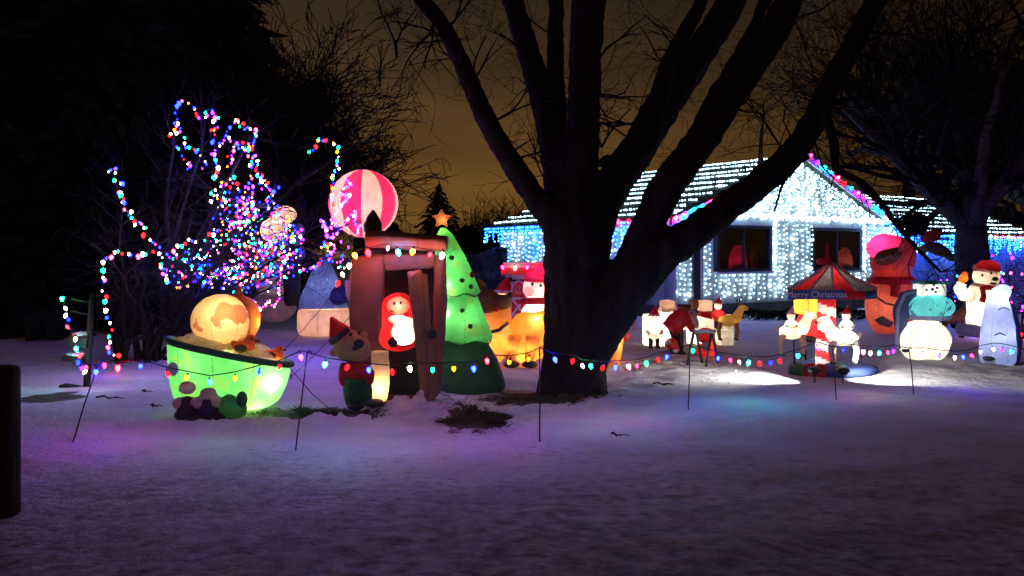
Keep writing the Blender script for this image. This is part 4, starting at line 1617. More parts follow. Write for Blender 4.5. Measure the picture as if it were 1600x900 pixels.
# seams with scalloped edging
for y, hw, c in ((459, 37, 711), (532, 46, 722)):
    mb = MB()
    pts = []
    for j in range(25):
        a = math.pi + math.pi * j / 24
        q = p(c + hw * math.cos(a), y)
        pts.append((q.x, hw * s.k * .8 * math.sin(a) - .012, q.z + .02 * math.cos(a * 6) - .008))
    mb.tube(pts, .008, 5)
    mb.build('seam', fab['dark_green'], s.o)

# --- striped balloon
s = Spot('balloon_inflatable', 'glowing red and cream striped inflatable balloon floating behind the hut', 'inflatable', 568, 11.6)
p = s.p
c = p(568, 318)
R = 53 * s.k
for g in range(10):
    mb = MB()
    n = 6
    vs, k = [], 15
    for i in range(k):
        v = math.pi * (i + .02) / (k - 1 + .04)
        for j in range(n + 1):
            a = 2 * math.pi * (g + j / n) / 10 + .42
            bul = 1 + .02 * math.sin(math.pi * j / n)
            rr_ = R * math.sin(v) * bul
            if v > 1.9:
                rr_ = max(rr_, R * .13)
            vs.append((c.x + rr_ * math.cos(a), rr_ * math.sin(a), c.z + R * 1.0 * math.cos(v)))
    fs = [(i * (n + 1) + j, (i + 1) * (n + 1) + j, (i + 1) * (n + 1) + j + 1, i * (n + 1) + j + 1) for i in range(k - 1) for j in range(n)]
    mb.add(vs, fs)
    mb.build('panel', fab['pink_cream'] if g % 2 else fab['hot_pink'], s.o)
s.lamp(c + Vector((0, 0, -.02)), 20, (1, .8, .65), .06)
mb = MB()
q = p(556, 452)
mb.lathe([(.11, -.14), (.135, -.1), (.15, .12), (.14, .13)], 12, q)
mb.build('basket', fab['peach'], s.o)
mb = MB()
for a in (-1, 1):
    mb.tube([c + Vector((a * .17, 0, -R * .93)), q + Vector((a * .13, 0, .12))], .008, 5)
mb.tube([q + Vector((0, .1, -.1)), Vector((q.x, .1, -.05))], .02, 6)
mb.build('cable', M['wire'], s.o)

# --- blue cone on a lit drum, penguin, lit figure behind
s = Spot('igloo_inflatable', 'dim inflatable with a lit peach drum base and a frosty blue cone on top', 'inflatable', 508, 17.0)
p = s.p
mb = MB()
mb.lathe([(.50, 0), (.54, .1), (.54, .44), (.50, .5)], 26, p(508, 522))
mb.build('base', fab['peach'], s.o)
mb = MB()
mb.lathe([(.48, 0), (.42, .25), (.30, .55), (.18, .85), (.08, 1.0)], 24, p(505, 481), wob=lambda a, z: 1 + .05 * math.sin(a * 4 + z * 5))
blob('cone', mb, fab['frost'], s.o, .035, 3)
mb = MB()
mb.ell(p(530, 462, -.35), (.18, .15, .2), rot=rotY(35))
mb.build('flap', fab['deep_blue'], s.o)
s.lamp(p(508, 498), 13, (1, .75, .5))
s.lamp(p(508, 455), 4, (.6, .75, 1))
s = Spot('penguin_inflatable', 'dark upright inflatable penguin with a pale head behind the light strings', 'inflatable', 462, 17.6)
p = s.p
mb = MB()
mb.lathe([(.13, 0), (.17, .15), (.18, .5), (.15, .9), (.10, 1.05)], 16, p(456, 478))
blob('body', mb, fab['dark'], s.o, .03, 3)
MB().ell(p(467, 360), (.12, .11, .14)).build('head', fab['lavender'], s.o)
mb = MB()
mb.ell(p(470, 395), (.10, .1, .14)).ell(p(464, 378), (.09, .08, .12))
blob('chest', mb, fab['lavender'], s.o, .025, 3)
MB().ell(p(474, 362, -.1), (.05, .03, .02)).build('beak', fab['tan'], s.o)
s = Spot('snowman_inflatable', 'glowing cream inflatable snowman hidden behind the thickest light strings', 'inflatable', 432, 18.4)
p = s.p
mb = MB()
mb.ell(p(428, 360), (.30, .28, .28)).ell(p(445, 335), (.26, .24, .19)).ell(p(428, 430), (.42, .4, .62)).ell(p(428, 478), (.5, .42, .35))
blob('body', mb, fab['peach'], s.o, .04, 3)
s.lamp(p(425, 360), 9, (1, .75, .6))
s.lamp(p(445, 337), 5, (1, .75, .6))
s.lamp(p(428, 440), 1.5, (.8, .75, 1))

# --- big deer behind the trunk
s = Spot('deer_inflatable', 'glowing orange inflatable deer whose body runs behind the big tree trunk', 'inflatable', 860, 12.55)
p = s.p
k = s.k
mb = MB()
mb.ell(p(776, 520), (25 * k, .28, 43 * k)).ell(p(768, 545, .02), (24 * k, .25, 26 * k)).ell(p(782, 498), (18 * k, .2, 30 * k))
blob('chest', mb, fab['amber'], s.o, .03, 4)
mb = MB()
mb.ell(p(822, 528, .12), (30 * k, .30, 42 * k)).ell(p(870, 515, .15), (70 * k, .30, 32 * k)).ell(p(926, 518, .15), (34 * k, .3, 34 * k)).ell(p(845, 525, .1), (30 * k, .3, 36 * k))
blob('body', mb, fab['amber'], s.o, .03, 4)
for x, y0, y1, dy, r in ((797, 525, 566, -.16, 10), (826, 525, 566, -.2, 10), (958, 505, 582, -.1, 12)):
    mb = MB()
    mb.tube([p(x + 7, y0, dy), p(x + 4, (y0 + y1) / 2, dy), p(x, y1, dy)], [r * 1.1 * k, r * .9 * k, r * .72 * k], 12)
    l = blob('leg', mb, fab['amber'], s.o, .022, 3)
    lamp(l, p(x + 3, (y0 + y1) / 2 - 4, dy), 1.1, (1, .78, .42), .02)
    MB().ell(p(x + 2, y1 + 3, dy - .02), (.12, .11, .055)).build('hoof', fab['dark'], l)
mb = MB()
mb.ell(p(760, 470, -.2), (22 * k, .17, 19 * k)).ell(p(778, 472, -.26), (22 * k, .13, 12 * k), rot=rotY(6)).ell(p(792, 467, -.28), (9 * k, .09, 8 * k))
mb.ell(p(750, 448, -.12), (9 * k, .05, 16 * k), rot=rotY(-30))
h = blob('head', mb, fab['brown'], s.o, .022, 3)
MB().ell(p(797, 462, -.30), (.05, .05, .05)).build('nose', fab['dark'], h)
MB().ell(p(775, 483, -.37), (.045, .02, .04)).build('mouth', fab['red'], h)
MB().ell(p(762, 462, -.37), (.022, .015, .028)).build('eye', fab['dark'], h)
mb = MB()
mb.tube([p(752, 510, -.24), p(765, 519, -.3), p(780, 516, -.27), p(793, 505, -.15)], .028, 8)
mb.build('collar', fab['dark'], s.o)
mb = MB()
mb.ell(p(972, 508, -.1), (.06, .05, .09)).ell(p(976, 525, -.1), (.09, .05, .08), rot=rotY(30)).ell(p(970, 530, -.1), (.05, .04, .09))
blob('tail_bow', mb, fab['red'], s.o, .018, 2)
for q, w in ((p(776, 528) + Vector((0, -.1, 0)), 4.5), (p(768, 548), 2.5), (p(838, 500, -.05), 9), (p(838, 545, .1), 3), (p(900, 520, .15), 8), (p(958, 530, -.1), 2.0), (p(822, 550, .0), 4)):
    s.lamp(q, w, (1, .78, .42), .05)

# --- figures behind the deer
s = Spot('snowman_inflatable', 'glowing white inflatable snowman in a red cap and scarf beside the trunk', 'inflatable', 838, 14.2)
p = s.p
k = s.k
mb = MB()
mb.ell(p(838, 500), (26 * k, .26, 32 * k)).ell(p(838, 540), (30 * k, .3, 34 * k))
blob('body', mb, fab['white'], s.o, .03, 3)
mb = MB()
mb.ell(p(836, 450), (19 * k, .19, 20 * k)).ell(p(826, 455, -.15), (9 * k, .1, 7 * k))
hd = blob('head', mb, fab['pink_cream'], s.o, .025, 3)
for q in (p(832, 444, -.19), p(845, 446, -.19)):
    MB().ell(q, (.025, .015, .03), 10, 7).build('eye', fab['dark'], hd)
mb = MB()
mb.ell(p(838, 434), (20.5 * k, .21, 12 * k)).ell(p(846, 424), (12 * k, .13, 10 * k)).ell(p(857, 430), (6 * k, .07, 7 * k))
blob('cap', mb, fab['hot_pink'], s.o, .022, 3)
mb = MB()
n = 20
mb.tube([p(838, 472) + Vector((21 * k * math.cos(2 * math.pi * j / n), .22 * math.sin(2 * math.pi * j / n), -.03 * math.sin(2 * math.pi * j / n))) for j in range(n)], .055, 8, closed=True)
mb.build('scarf', fab['red'], s.o)
s.lamp(p(838, 505), 22, (1, .9, .75))
s.lamp(p(840, 430), 4, (1, .5, .5), .03)
s.lamp(p(838, 452), 12, (1, .38, .42))
# booth behind
s = Spot('gift_booth', 'white wooden booth with a red awning edge and coloured bulbs against the house side', 'booth', 890, 18.6)
p = s.p
mb = MB()
a, b = p(783, 424), p(1002, 424)
mb.box(((a.x + b.x) / 2, 0, a.z - .0), (b.x - a.x, .5, .16))
mb.build('awning', paint('red awning cloth', (.55, .03, .035), .7, .2, 6, .2), s.o, False)
mb = MB()
mb.box(((a.x + b.x) / 2, .0, a.z + .14), (b.x - a.x - .1, .42, .12))
mb.build('roof_board', M['trim_paint'], s.o, False)
nbo = 11
for i in range(nbo):
    w_ = (b.x - a.x - .14) / nbo
    mb = MB()
    mb.box((a.x + .07 + (i + .5) * w_, .1 + .006 * (i % 2), (a.z - .1) / 2), (w_ - .012, .05, a.z - .1))
    mb.build('board', M['trim_paint'], s.o, False)
mb = MB()
mb.box(p(815, 433, -.28), (.40, .03, .10))
mb.build('sign_board', M['trim_paint'], s.o, False)
mb = MB()
rg = random.Random(8)
for i in range(900):
    x = rg.uniform(a.x + .05, b.x - .05)
    q = Vector((x, -.02 + rg.gauss(0, .03), a.z - .16 - .10 * abs(math.sin(x * 2.4)) + rg.gauss(0, .03)))
    d_ = Vector((rg.gauss(0, 1), rg.gauss(0, 1), rg.gauss(0, 1))).normalized() * .05
    e_ = d_.orthogonal().normalized() * .014
    mb.add([q - d_, q + e_, q + d_, q - e_], [(0, 1, 2, 3)])
mb.build('garland', paint('garland needles', (.03, .11, .04), .8, .4, 4, 0), s.o, False)['kind'] = 'stuff'
bl = [(at(785 + i * 19.5, 417 + (i % 2), 18.3), ['pink', 'white', 'pink', 'red'][i % 4]) for i in range(12)]
string('string_lights', 'row of pink and white bulbs along the red awning of the booth', 'string lights', bl, None, C9, .005, .05, None, 1.35, 5)


def small_figure(name, label, px, yb, Y, ht, coat, cap, group=None, lit=2.0, cat='figure', face='skin', sit=False, legs=True, beard=False, arm=True):
    """little standing figure: feet at yb in the photo, ht metres tall"""
    s = Spot(name, label, cat, px, Y, group)
    z0 = max(s.p(px, yb).z, 0)
    o = s.o
    o.location.z += z0
    H = ht
    mb = MB()
    mb.ell((0, 0, H * .43), (H * .15, H * .12, H * .19)).ell((0, 0, H * .30), (H * .16, H * .13, H * .10))
    if arm:
        for sx_ in (-1, 1):
            mb.tube([(sx_ * H * .12, 0, H * .52), (sx_ * H * .20, -H * .04, H * .40), (sx_ * H * .15, -H * .13, H * .34)], [H * .05, H * .045, H * .04], 8)
    blob('coat', mb, fab[coat], o, H * .022, 2)
    if legs:
        for sx_ in (-1, 1):
            mb = MB()
            mb.tube([(sx_ * H * .07, 0, H * .28), (sx_ * H * .075, 0, H * .12), (sx_ * H * .08, 0, .0)], [H * .065, H * .055, H * .05], 8)
            mb.ell((sx_ * H * .085, -H * .04, H * .025), (H * .055, H * .09, H * .04))
            blob('boot', mb, fab['dark'], o, H * .02, 2)
    mb = MB()
    mb.ell((0, -.0, H * .70), (H * .12, H * .115, H * .13)).ell((0, -H * .115, H * .69), (H * .028, H * .03, H * .026))
    hd = blob('head', mb, fab[face], o, H * .018, 2)
    for sx_ in (-1, 1):
        MB().ell((sx_ * H * .045, -H * .108, H * .73), (H * .014, H * .01, H * .018), 8, 6).build('eye', fab['dark'], hd)
    if beard:
        mb = MB()
        mb.ell((0, -H * .09, H * .62), (H * .095, H * .06, H * .10))
        blob('beard', mb, fab['white'], o, H * .016, 2)
    mb = MB()
    mb.lathe([(H * .125, 0), (H * .115, H * .05), (H * .06, H * .15), (H * .012, H * .23)], 14, (0, 0, H * .765), rotY(12))
    c = blob('cap', mb, fab[cap], o, H * .016, 2)
    MB().ell((H * .048, 0, H * 1.0), H * .035, 10, 7).build('bobble', fab['white'], c)
    n = 16
    MB().tube([(H * .122 * math.cos(6.2832 * j / n), H * .118 * math.sin(6.2832 * j / n), H * .775) for j in range(n)], H * .026, 6, closed=True).build('cap_trim', fab['white'], c)
    if lit:
        lamp(o, (0, 0, H * .45), lit, (1, .72, .5), .03)
        lamp(o, (0, 0, H * .70), lit * .5, (1, .72, .5), .03)
    return s


small_figure('bearded_figure', 'lit bearded figure in a red coat peeking over the brown deer muzzle', 788, 545, 14.9, 1.25, 'red', 'red', None, 9, beard=True)
s = Spot('soldier_cutout', 'flat red and white toy soldier board with crossed belts next to the red capped snowman', 'cutout', 810, 14.6)
p = s.p
out = [(797, 545), (797, 470), (799, 450), (804, 440), (811, 437), (818, 441), (822, 452), (823, 470), (823, 545)]
mb = MB().prism([(p(x, y).x, p(x, y).z) for x, y in out], -.02, .03)
red_board = paint('red painted board', (.55, .04, .05), .6, .15, 5, .05)
mb.build('board', red_board, s.o, False)
wb = M['trim_paint']
mb = MB()
mb.ell(p(811, 453, -.03), (.085, .02, .085), 16, 10)
mb.build('face', fab['skin'], s.o)
for q in (p(808, 452, -.05), p(814, 452, -.05)):
    MB().ell(q, (.014, .012, .016), 8, 6).build('eye', fab['dark'], s.o)
mb = MB()
mb.tube([p(800, 467, -.035), p(820, 492, -.035)], .022, 5)
mb.tube([p(820, 467, -.045), p(800, 492, -.045)], .022, 5)
for yy in (466, 492):
    mb.tube([p(799, yy, -.04), p(821, yy, -.04)], .022, 5)
mb.build('belt', wb, s.o)
mb = MB()
mb.tube([p(799, 546, -.02), p(798, 470, -.02), p(800, 450, -.02), p(805, 441, -.02), p(811, 438, -.02), p(817, 442, -.02), p(821, 452, -.02), p(822, 470, -.02), p(821, 546, -.02)], .016, 5)
mb.build('edge_trim', wb, s.o)
small_figure('toy_figure', 'small red hooded figure behind the fork of the big trunk', 940, 475, 17.6, .95, 'red', 'red', None, 2)

# --- bright cream stable group in front of the house
s = Spot('fireplace_inflatable', 'long glowing cream inflatable wall with peach blocks on top in front of the house', 'inflatable', 1075, 15.3)
p = s.p
k = s.k
mb = MB()
mb.box(p(1034, 520, .1), (58 * k, .34, 60 * k))
mb.box(p(1052, 497, .12), (44 * k, .3, 34 * k))
blob('block', mb, fab['white'], s.o, .035, 5)
mb = MB()
mb.box(p(1110, 518, .15), (70 * k, .34, 54 * k))
mb.ell(p(1103, 506, .0), (26 * k, .28, 11 * k))
blob('block', mb, fab['white'], s.o, .035, 5)
mb = MB()
mb.box(p(1133, 538, .0), (22 * k, .3, 16 * k))
mb.box(p(1133, 520, .02), (20 * k, .28, 16 * k))
blob('block', mb, fab['white'], s.o, .03, 4)
for x, w_, y0, y1, fb in ((1043, 22, 469, 490, 'peach'), (1084, 12, 468, 482, 'tan'), (1101, 21, 469, 486, 'peach')):
    mb = MB()
    a, b = p(x - w_ / 2, y1, .1), p(x + w_ / 2, y0, .1)
    mb.box((a + b) / 2, (abs(b.x - a.x), .26, abs(b.z - a.z)))
    blob('crate', mb, fab[fb], s.o, .022, 3)
for q, w in ((p(1028, 528, .1), 16), (p(1045, 508, .1), 12), (p(1090, 515, .15), 14), (p(1125, 520, .15), 14), (p(1133, 530, 0), 7), (p(1043, 480, .1), 1.5), (p(1101, 478, .1), 1.5)):
    s.lamp(q, w, (1, .86, .62), .05)
mb = MB()
for a, b in ((1052, 1078), (1092, 1112)):
    q0, q1 = p(a, 488, -.1), p(b, 496, -.1)
    mb.box((q0 + q1) / 2, (abs(q1.x - q0.x), .2, .10), rotY(14))
mb.build('red_cloth', fab['red'], s.o, False)
small_figure('toy_figure', 'lit white faced figure in a pink cap in front of the cream wall', 1022, 545, 14.75, .74, 'white', 'hot_pink', None, 3, face='white')
small_figure('elf_figure', 'little elf in a red hood next to the straw coloured toy deer', 1122, 513, 14.9, .56, 'red', 'red', None, 1.2, face='white')
# stooping figure
s = Spot('stooping_figure', 'bearded figure in a dark red coat bending forward over the black trestle', 'figure', 1060, 13.7)
p = s.p
k = s.k
mb = MB()
mb.tube([p(1047, 514), p(1056, 503), p(1069, 493), p(1077, 487)], [14 * k, 16 * k, 14 * k, 9 * k], 12)
mb.tube([p(1046, 516), p(1052, 510)], [.17, .12], 12)
mb.tube([p(1072, 496, -.1), p(1078, 508, -.2), p(1083, 519, -.25)], [.07, .06, .05], 8)
blob('coat', mb, fab['red'], s.o, .022, 3)
mb = MB()
mb.ell(p(1079, 492, -.05), (.095, .1, .10)).ell(p(1087, 494, -.1), (.03, .03, .03))
hd = blob('head', mb, fab['skin'], s.o, .016, 2)
MB().ell(p(1081, 490, -.14), (.016, .012, .02), 8, 6).build('eye', fab['dark'], hd)
mb = MB()
mb.ell(p(1083, 503, -.07), (.09, .09, .12), rot=rotY(-25))
blob('beard', mb, fab['white'], s.o, .016, 2)
mb = MB()
mb.lathe([(.12, 0), (.10, .05), (.06, .13), (.02, .2)], 14, p(1075, 486), rotY(-62))
blob('cap', mb, fab['brown'], s.o, .016, 2)
for dx, x1, y1 in ((0, 1051, 545), (8, 1063, 549)):
    mb = MB()
    mb.tube([p(1052 + dx, 514), p(1055 + dx, 530), p(x1, y1)], [.085, .06, .05], 8)
    mb.ell(p(x1 + 3, y1 + 5, -.05), (.08, .07, .045))
    blob('leg', mb, fab['dark'], s.o, .016, 2)
s = Spot('toy_hen', 'small red and white toy hen on the snow under the stooping figure', 'toy', 1052, 13.4)
p = s.p
mb = MB()
mb.ell(p(1049, 537), (.11, .08, .09)).ell(p(1057, 545), (.06, .05, .05))
blob('body', mb, fab['red'], s.o, .014, 2)
mb = MB()
mb.ell(p(1044, 535, -.05), (.05, .04, .05)).ell(p(1055, 548, -.03), (.04, .03, .03))
blob('wing', mb, fab['white'], s.o, .012, 2)
mb = MB()
for x in (1047, 1053):
    mb.tube([p(x, 545), p(x + 1, 553)], .012, 5)
mb.build('leg', fab['dark'], s.o)
# trestle
s = Spot('trestle', 'black metal trestle with splayed legs standing on the snow', 'trestle', 1098, 12.55)
p = s.p
mb = MB()
mb.tube([p(1083, 520, 0), p(1118, 518, 0)], .028, 6)
mb.build('beam', M['steel'], s.o)
for a, b, y1, dy in ((1084, 1073, 572, -.2), (1088, 1098, 566, .25), (1112, 1103, 572, -.2), (1114, 1121, 560, .25)):
    mb = MB()
    mb.tube([p(a, 518), p(b, y1 + (2 if dy < 0 else 6), dy)], .020, 6)
    mb.build('leg', M['steel'], s.o)
mb = MB()
mb.box(p(1098, 518), (30 * s.k, .22, .035))
mb.build('tray', M['steel'], s.o, False)
mb = MB()
mb.ell(p(1100, 526, .1), (15 * s.k, .12, 9 * s.k))
s3 = Spot('toy_sack', 'bulging red toy sack under the trestle tray', 'sack', 1101, 13.3)
p3 = s3.p
mb = MB()
mb.ell(p3(1102, 524), (14 * s3.k, .15, 12 * s3.k)).ell(p3(1110, 543), (10 * s3.k, .14, 14 * s3.k)).ell(p3(1100, 548), (12 * s3.k, .15, 10 * s3.k))
blob('sack', mb, fab['red'], s3.o, .02, 3, [(.08, .02)])
MB().ell(p3(1103, 541, -.15), (.06, .05, .08)).build('patch', fab['grey'], s3.o)
s3.lamp(p3(1110, 543), 1.6, (1, .6, .5), .03)


def toy_deer(name, label, px, yb, Y, H, body, lit, face=1, group=None, rider=None, z0=None):
    s = Spot(name, label, 'toy', px, Y, group)
    z = max(s.p(px, yb).z, 0) if z0 is None else z0
    o = s.o
    o.location.z += z
    o.rotation_euler.z = 0
    f = face
    mb = MB()
    mb.ell((0, 0, H * .52), (H * .30, H * .14, H * .16))
    mb.tube([(f * H * .18, 0, H * .56), (f * H * .29, 0, H * .72), (f * H * .34, 0, H * .85)], [H * .16, H * .12, H * .09], 10)
    mb.ell((f * H * .42, 0, H * .88), (H * .15, H * .075, H * .075), rot=rotY(f * 18))
    mb.ell((f * H * .32, H * .05, H * .97), (H * .03, H * .02, H * .06))
    mb.ell((f * H * .32, -H * .05, H * .97), (H * .03, H * .02, H * .06))
    blob('body', mb, fab[body], o, H * .022, 3)
    for sx_, kx in ((f * .2, .06), (f * .2, -.06), (-f * .2, .06), (-f * .2, -.06)):
        bend = -f * .07 if sx_ * f < 0 else f * .05
        mb = MB()
        mb.tube([(sx_ * H, kx * H, H * .48), ((sx_ + bend) * H, kx * H, H * .26), ((sx_ + bend * .3) * H, kx * H, 0)], [H * .07, H * .045, H * .035], 8)
        l = blob('leg', mb, fab[body], o, H * .018, 2)
        MB().ell(((sx_ + bend * .3) * H, kx * H, H * .02), (H * .05, H * .045, H * .03), 8, 6).build('hoof', fab['dark'], l)
    MB().ell((-f * H * .31, 0, H * .56), (H * .04, H * .03, H * .09), rot=rotY(-f * 30)).build('tail', fab[body], o)
    if name == 'toy_deer':
        for sy_ in (-1, 1):
            b_ = Vector((f * H * .31, sy_ * H * .04, H * .93))
            mb = MB()
            mb.tube([b_, b_ + Vector((-f * H * .05, sy_ * H * .09, H * .13)), b_ + Vector((f * H * .02, sy_ * H * .13, H * .26))], [H * .022, H * .018, H * .010], 6)
            mb.tube([b_ + Vector((-f * H * .05, sy_ * H * .09, H * .13)), b_ + Vector((f * H * .09, sy_ * H * .08, H * .20))], [H * .016, H * .009], 5)
            mb.build('antler', fab['brown'], o)
    MB().ell((f * H * .55, 0, H * .84), (H * .035, H * .035, H * .03), 8, 6).build('nose', fab['dark'], o)
    if lit:
        for q in (-.19, .19):
            lamp(o, (q * H, 0, H * .53), lit * .5, (1, .85, .6), .02)
        lamp(o, (f * .36 * H, 0, H * .86), lit * .12, (1, .85, .6), .015)
    return s


toy_deer('toy_deer', 'straw coloured toy deer standing at the end of the cream wall', 1138, 531, 14.4, .62, 'gold', .6)

# --- carousel
s = Spot('carousel_inflatable', 'small carousel with a striped tent roof and a candy striped pole', 'inflatable', 1297, 12.0)
p = s.p
k = s.k
RC_ = 66 * k
apex, ez = p(1293, 412).z, p(1293, 452).z
cx = p(1299, 500).x
NG = 12
for g in range(NG):
    mb = MB()
    vs = []
    for i in range(6):
        u = i / 5
        r = .02 + (RC_ - .02) * u
        z = apex - (apex - ez) * (u ** .86)
        for j in range(4):
            a = 2 * math.pi * (g + j / 3) / NG + .2
            vs.append((cx + r * math.cos(a), r * math.sin(a), z - .02 * math.sin(math.pi * j / 3) * u))
    mb.add(vs, [(i * 4 + j, (i + 1) * 4 + j, (i + 1) * 4 + j + 1, i * 4 + j + 1) for i in range(5) for j in range(3)])
    mb.build('canopy_panel', (fab['red'], fab['grey'])[g % 2], s.o)
    a = 2 * math.pi * g / NG + .2
    MB().tube([(cx + .02 * math.cos(a), .02 * math.sin(a), apex + .012), (cx + RC_ * .5 * math.cos(a), RC_ * .5 * math.sin(a), apex - (apex - ez) * .551 + .012), (cx + RC_ * math.cos(a), RC_ * math.sin(a), ez + .012)], .016, 6).build('canopy_rib', fab['white'], s.o)
for g in range(8):
    a0, a1 = 2 * math.pi * g / 8 - .35, 2 * math.pi * (g + 1) / 8 - .35
    pts = [(cx + RC_ * math.cos(a0 + (a1 - a0) * j / 4), RC_ * math.sin(a0 + (a1 - a0) * j / 4)) for j in range(5)]
    mb = MB()
    vs = [(x, y, ez - .005) for x, y in pts] + [(x, y, ez - .115) for x, y in pts] + [(cx + (x - cx) * .96, y * .96, ez - .005) for x, y in pts] + [(cx + (x - cx) * .96, y * .96, ez - .115) for x, y in pts]
    fs = []
    for j in range(4):
        fs += [(j, j + 5, j + 6, j + 1), (j + 10, j + 11, j + 16, j + 15), (j, j + 1, j + 11, j + 10), (j + 5, j + 15, j + 16, j + 6)]
    mb.add(vs, fs)
    mb.build('valance', fab['blue'] if g % 2 == 1 else fab['red'], s.o)
# front fascia with lettering
mb = MB()
a, b = p(1232, 455, -.62), p(1318, 455, -.62)
zc = p(1275, 455).z
yy = -RC_ - .03
mb.box(((a.x + b.x) / 2, yy, zc - .02), (b.x - a.x, .04, .125))
fas = mb.build('sign_board', fab['blue'], s.o, False)
cu = bpy.data.curves.new('lettering', 'FONT')
cu.body = 'Merry Christmas'
cu.size = .118
cu.align_x = 'CENTER'
cu.align_y = 'CENTER'
cu.extrude = .003
cu.materials.append(paint('bright white letter paint', (.85, .85, .85), .5, .03, 5, 0))
lt0 = bpy.data.objects.new('lettering_curve', cu)
COL.objects.link(lt0)
lm = bpy.data.meshes.new_from_object(lt0.evaluated_get(bpy.context.evaluated_depsgraph_get()))
bpy.data.objects.remove(lt0)
lt = link('lettering', lm, fas)
lt['kind'] = 'stuff'
lt.location = ((a.x + b.x) / 2, yy - .026, zc - .02)
lt.rotation_euler = (math.radians(90), 0, 0)
# candy pole: banded
mb = MB()
pc = p(1290, 500, -.25)
n, m_ = 24, 40
vs = []
z0, z1 = .12, ez - .05
for i in range(m_ + 1):
    for j in range(n):
        a = 2 * math.pi * j / n
        vs.append((pc.x + .135 * math.cos(a), -.25 + .135 * math.sin(a), z0 + (z1 - z0) * i / m_))
o0 = len(mb.v)
mb.v += vs
for i in range(m_):
    for j in range(n):
        mb.f.append((i * n + j, i * n + (j + 1) % n, (i + 1) * n + (j + 1) % n, (i + 1) * n + j))
        ph = (i / m_ * 4.0 + j / n) % 1.0
        mb.m.append(0 if ph < .5 else 1)
mb.build('pole', [fab['red'], fab['white']], s.o)
s.lamp(Vector((pc.x, -.25, .75)), 4,(1,.9,.8),.03)
s.lamp(Vector((pc.x, -.25, .35)), 4, (1, .9, .8), .03)
mb = MB()
mb.lathe([(.06, 0), (.075, .04), (.05, .1), (.022, .13), (.022, .26), (.006, .32)], 12, (p(1293, 410).x, 0, apex - .02))
mb.build('finial', fab['red'], s.o)
MB().ell((p(1284, 404).x, .0, apex + .03), (.075, .06, .05)).build('knob', fab['red'], s.o)
# lit cloth drum behind
mb = MB()
mb.tube([p(1263, 468, -.1), p(1264, 490, -.1)], [.21, .2], 14)
mb.tube([p(1250, 470, -.2), p(1276, 466, -.2)], .1, 10)
blob('lit_panel', mb, fab['amber'], s.o, .025, 3)
mb = MB()
mb.tube([p(1254, 495, -.15), p(1266, 508, -.15), p(1276, 524, -.15)], [.13, .17, .12], 12)
mb.ell(p(1268, 496, -.15), (.18, .16, .10))
blob('seat_cloth', mb, fab['red'], s.o, .022, 3)
s.lamp(Vector((cx, 0, ez + .06)), 4, (1, .93, .85), .05)  # unseen lamp added under the canopy to brighten its panels
s.lamp(p(1263, 475, -.1), 14, (1, .72, .35), .04)
s.lamp(p(1266, 506, -.15), 7, (1, .5, .4), .04)
MB().ell(p(1267, 529, -.2), (.09, .08, .06)).build('seat', fab['dark'], s.o)
mb = MB()
mb.lathe([(.58, .0), (.60, .04), (.58, .1), (.5, .12)], 28, (cx, -.05, 0))
mb.build('platform', fab['deep_blue'], s.o)
for x, fb, dx in ((1256, 'dark_green', .12), (1274, 'red', .11), (1286, 'red', .1), (1303, 'blue', .14), (1322, 'teal', .12), (1312, 'white', .1)):
    mb = MB()
    q = p(x, 572, -.58)
    mb.lathe([(dx, 0), (dx * 1.05, .05), (dx * .8, .13), (dx * .3, .17)], 12, (q.x, -.50 + .2 * abs(x - 1290) / 40, .0))
    mb.build('base_panel', fab[fb], s.o)
for x in (1238, 1330, 1256):
    mb = MB()
    q0, q1 = p(x, 458, -.45 if x != 1256 else .35), p(x + 3, 568, -.45 if x != 1256 else .35)
    mb.tube([q0, q1], .014, 6)
    mb.build('support_rod', M['steel'], s.o)
toy_deer('toy_horse', 'pale carousel horse carrying a small white rider at its plain side', 1238, 556, 11.5, .62, 'cream_plain', 6, 1, 'carousel horses')  # lamps added inside both horses in place of the floodlight on them
toy_deer('toy_horse', 'white carousel horse with a rider in a striped red cap', 1318, 568, 11.4, .66, 'white', 6, -1, 'carousel horses')
small_figure('rider_figure', 'small white rider sitting on the pale carousel horse', 1236, 528, 11.5, .42, 'white', 'white', 'carousel riders', 2.5, legs=False, face='skin')
small_figure('rider_figure', 'small rider in a pale coat and red cap on the white carousel horse', 1322, 530, 11.4, .44, 'white', 'red', 'carousel riders', 2.5, legs=False, face='white')

# floodlights on the snow
for (px, py, Y, tx, ty, e, lb) in ((1273, 588, 10.85, 1210, 589, 240, 'black floodlight on a spike before the striped carousel pole'), (1317, 584, 10.95, 1352, 588, 190, 'round black floodlight on a spike before the white carousel horse')):
    q = at(px, py, Y)
    zz = gz(q.x, Y)
    t = thing('floodlight', lb, 'floodlight', (q.x, Y, zz), 0, 'floodlights on the snow')
    MB().tube([(0, 0, -.06), (0, 0, .13)], .012, 6).build('spike', M['steel'], t)
    mb = MB()
    mb.lathe([(.02, .10), (.06, .12), (.085, .16), (.085, .18), (.05, .2), (.02, .21)], 14)
    mb.build('housing', M['steel'], t)
    l = bpy.data.lights.new('spot_lamp', 'SPOT')
    l.energy = e
    l.color = (1, .97, .88)
    l.spot_size = math.radians(120)
    l.spot_blend = 1.0
    l.shadow_soft_size = .03
    lo = bpy.data.objects.new('spot_lamp', l)
    COL.objects.link(lo)
    lo.parent = t
    sgn = -1 if tx < px else 1
    lo.location = (sgn * .1, .0, .24)
    lo.rotation_euler = Vector((sgn * .55, .22, -.12)).to_track_quat('-Z', 'Y').to_euler()

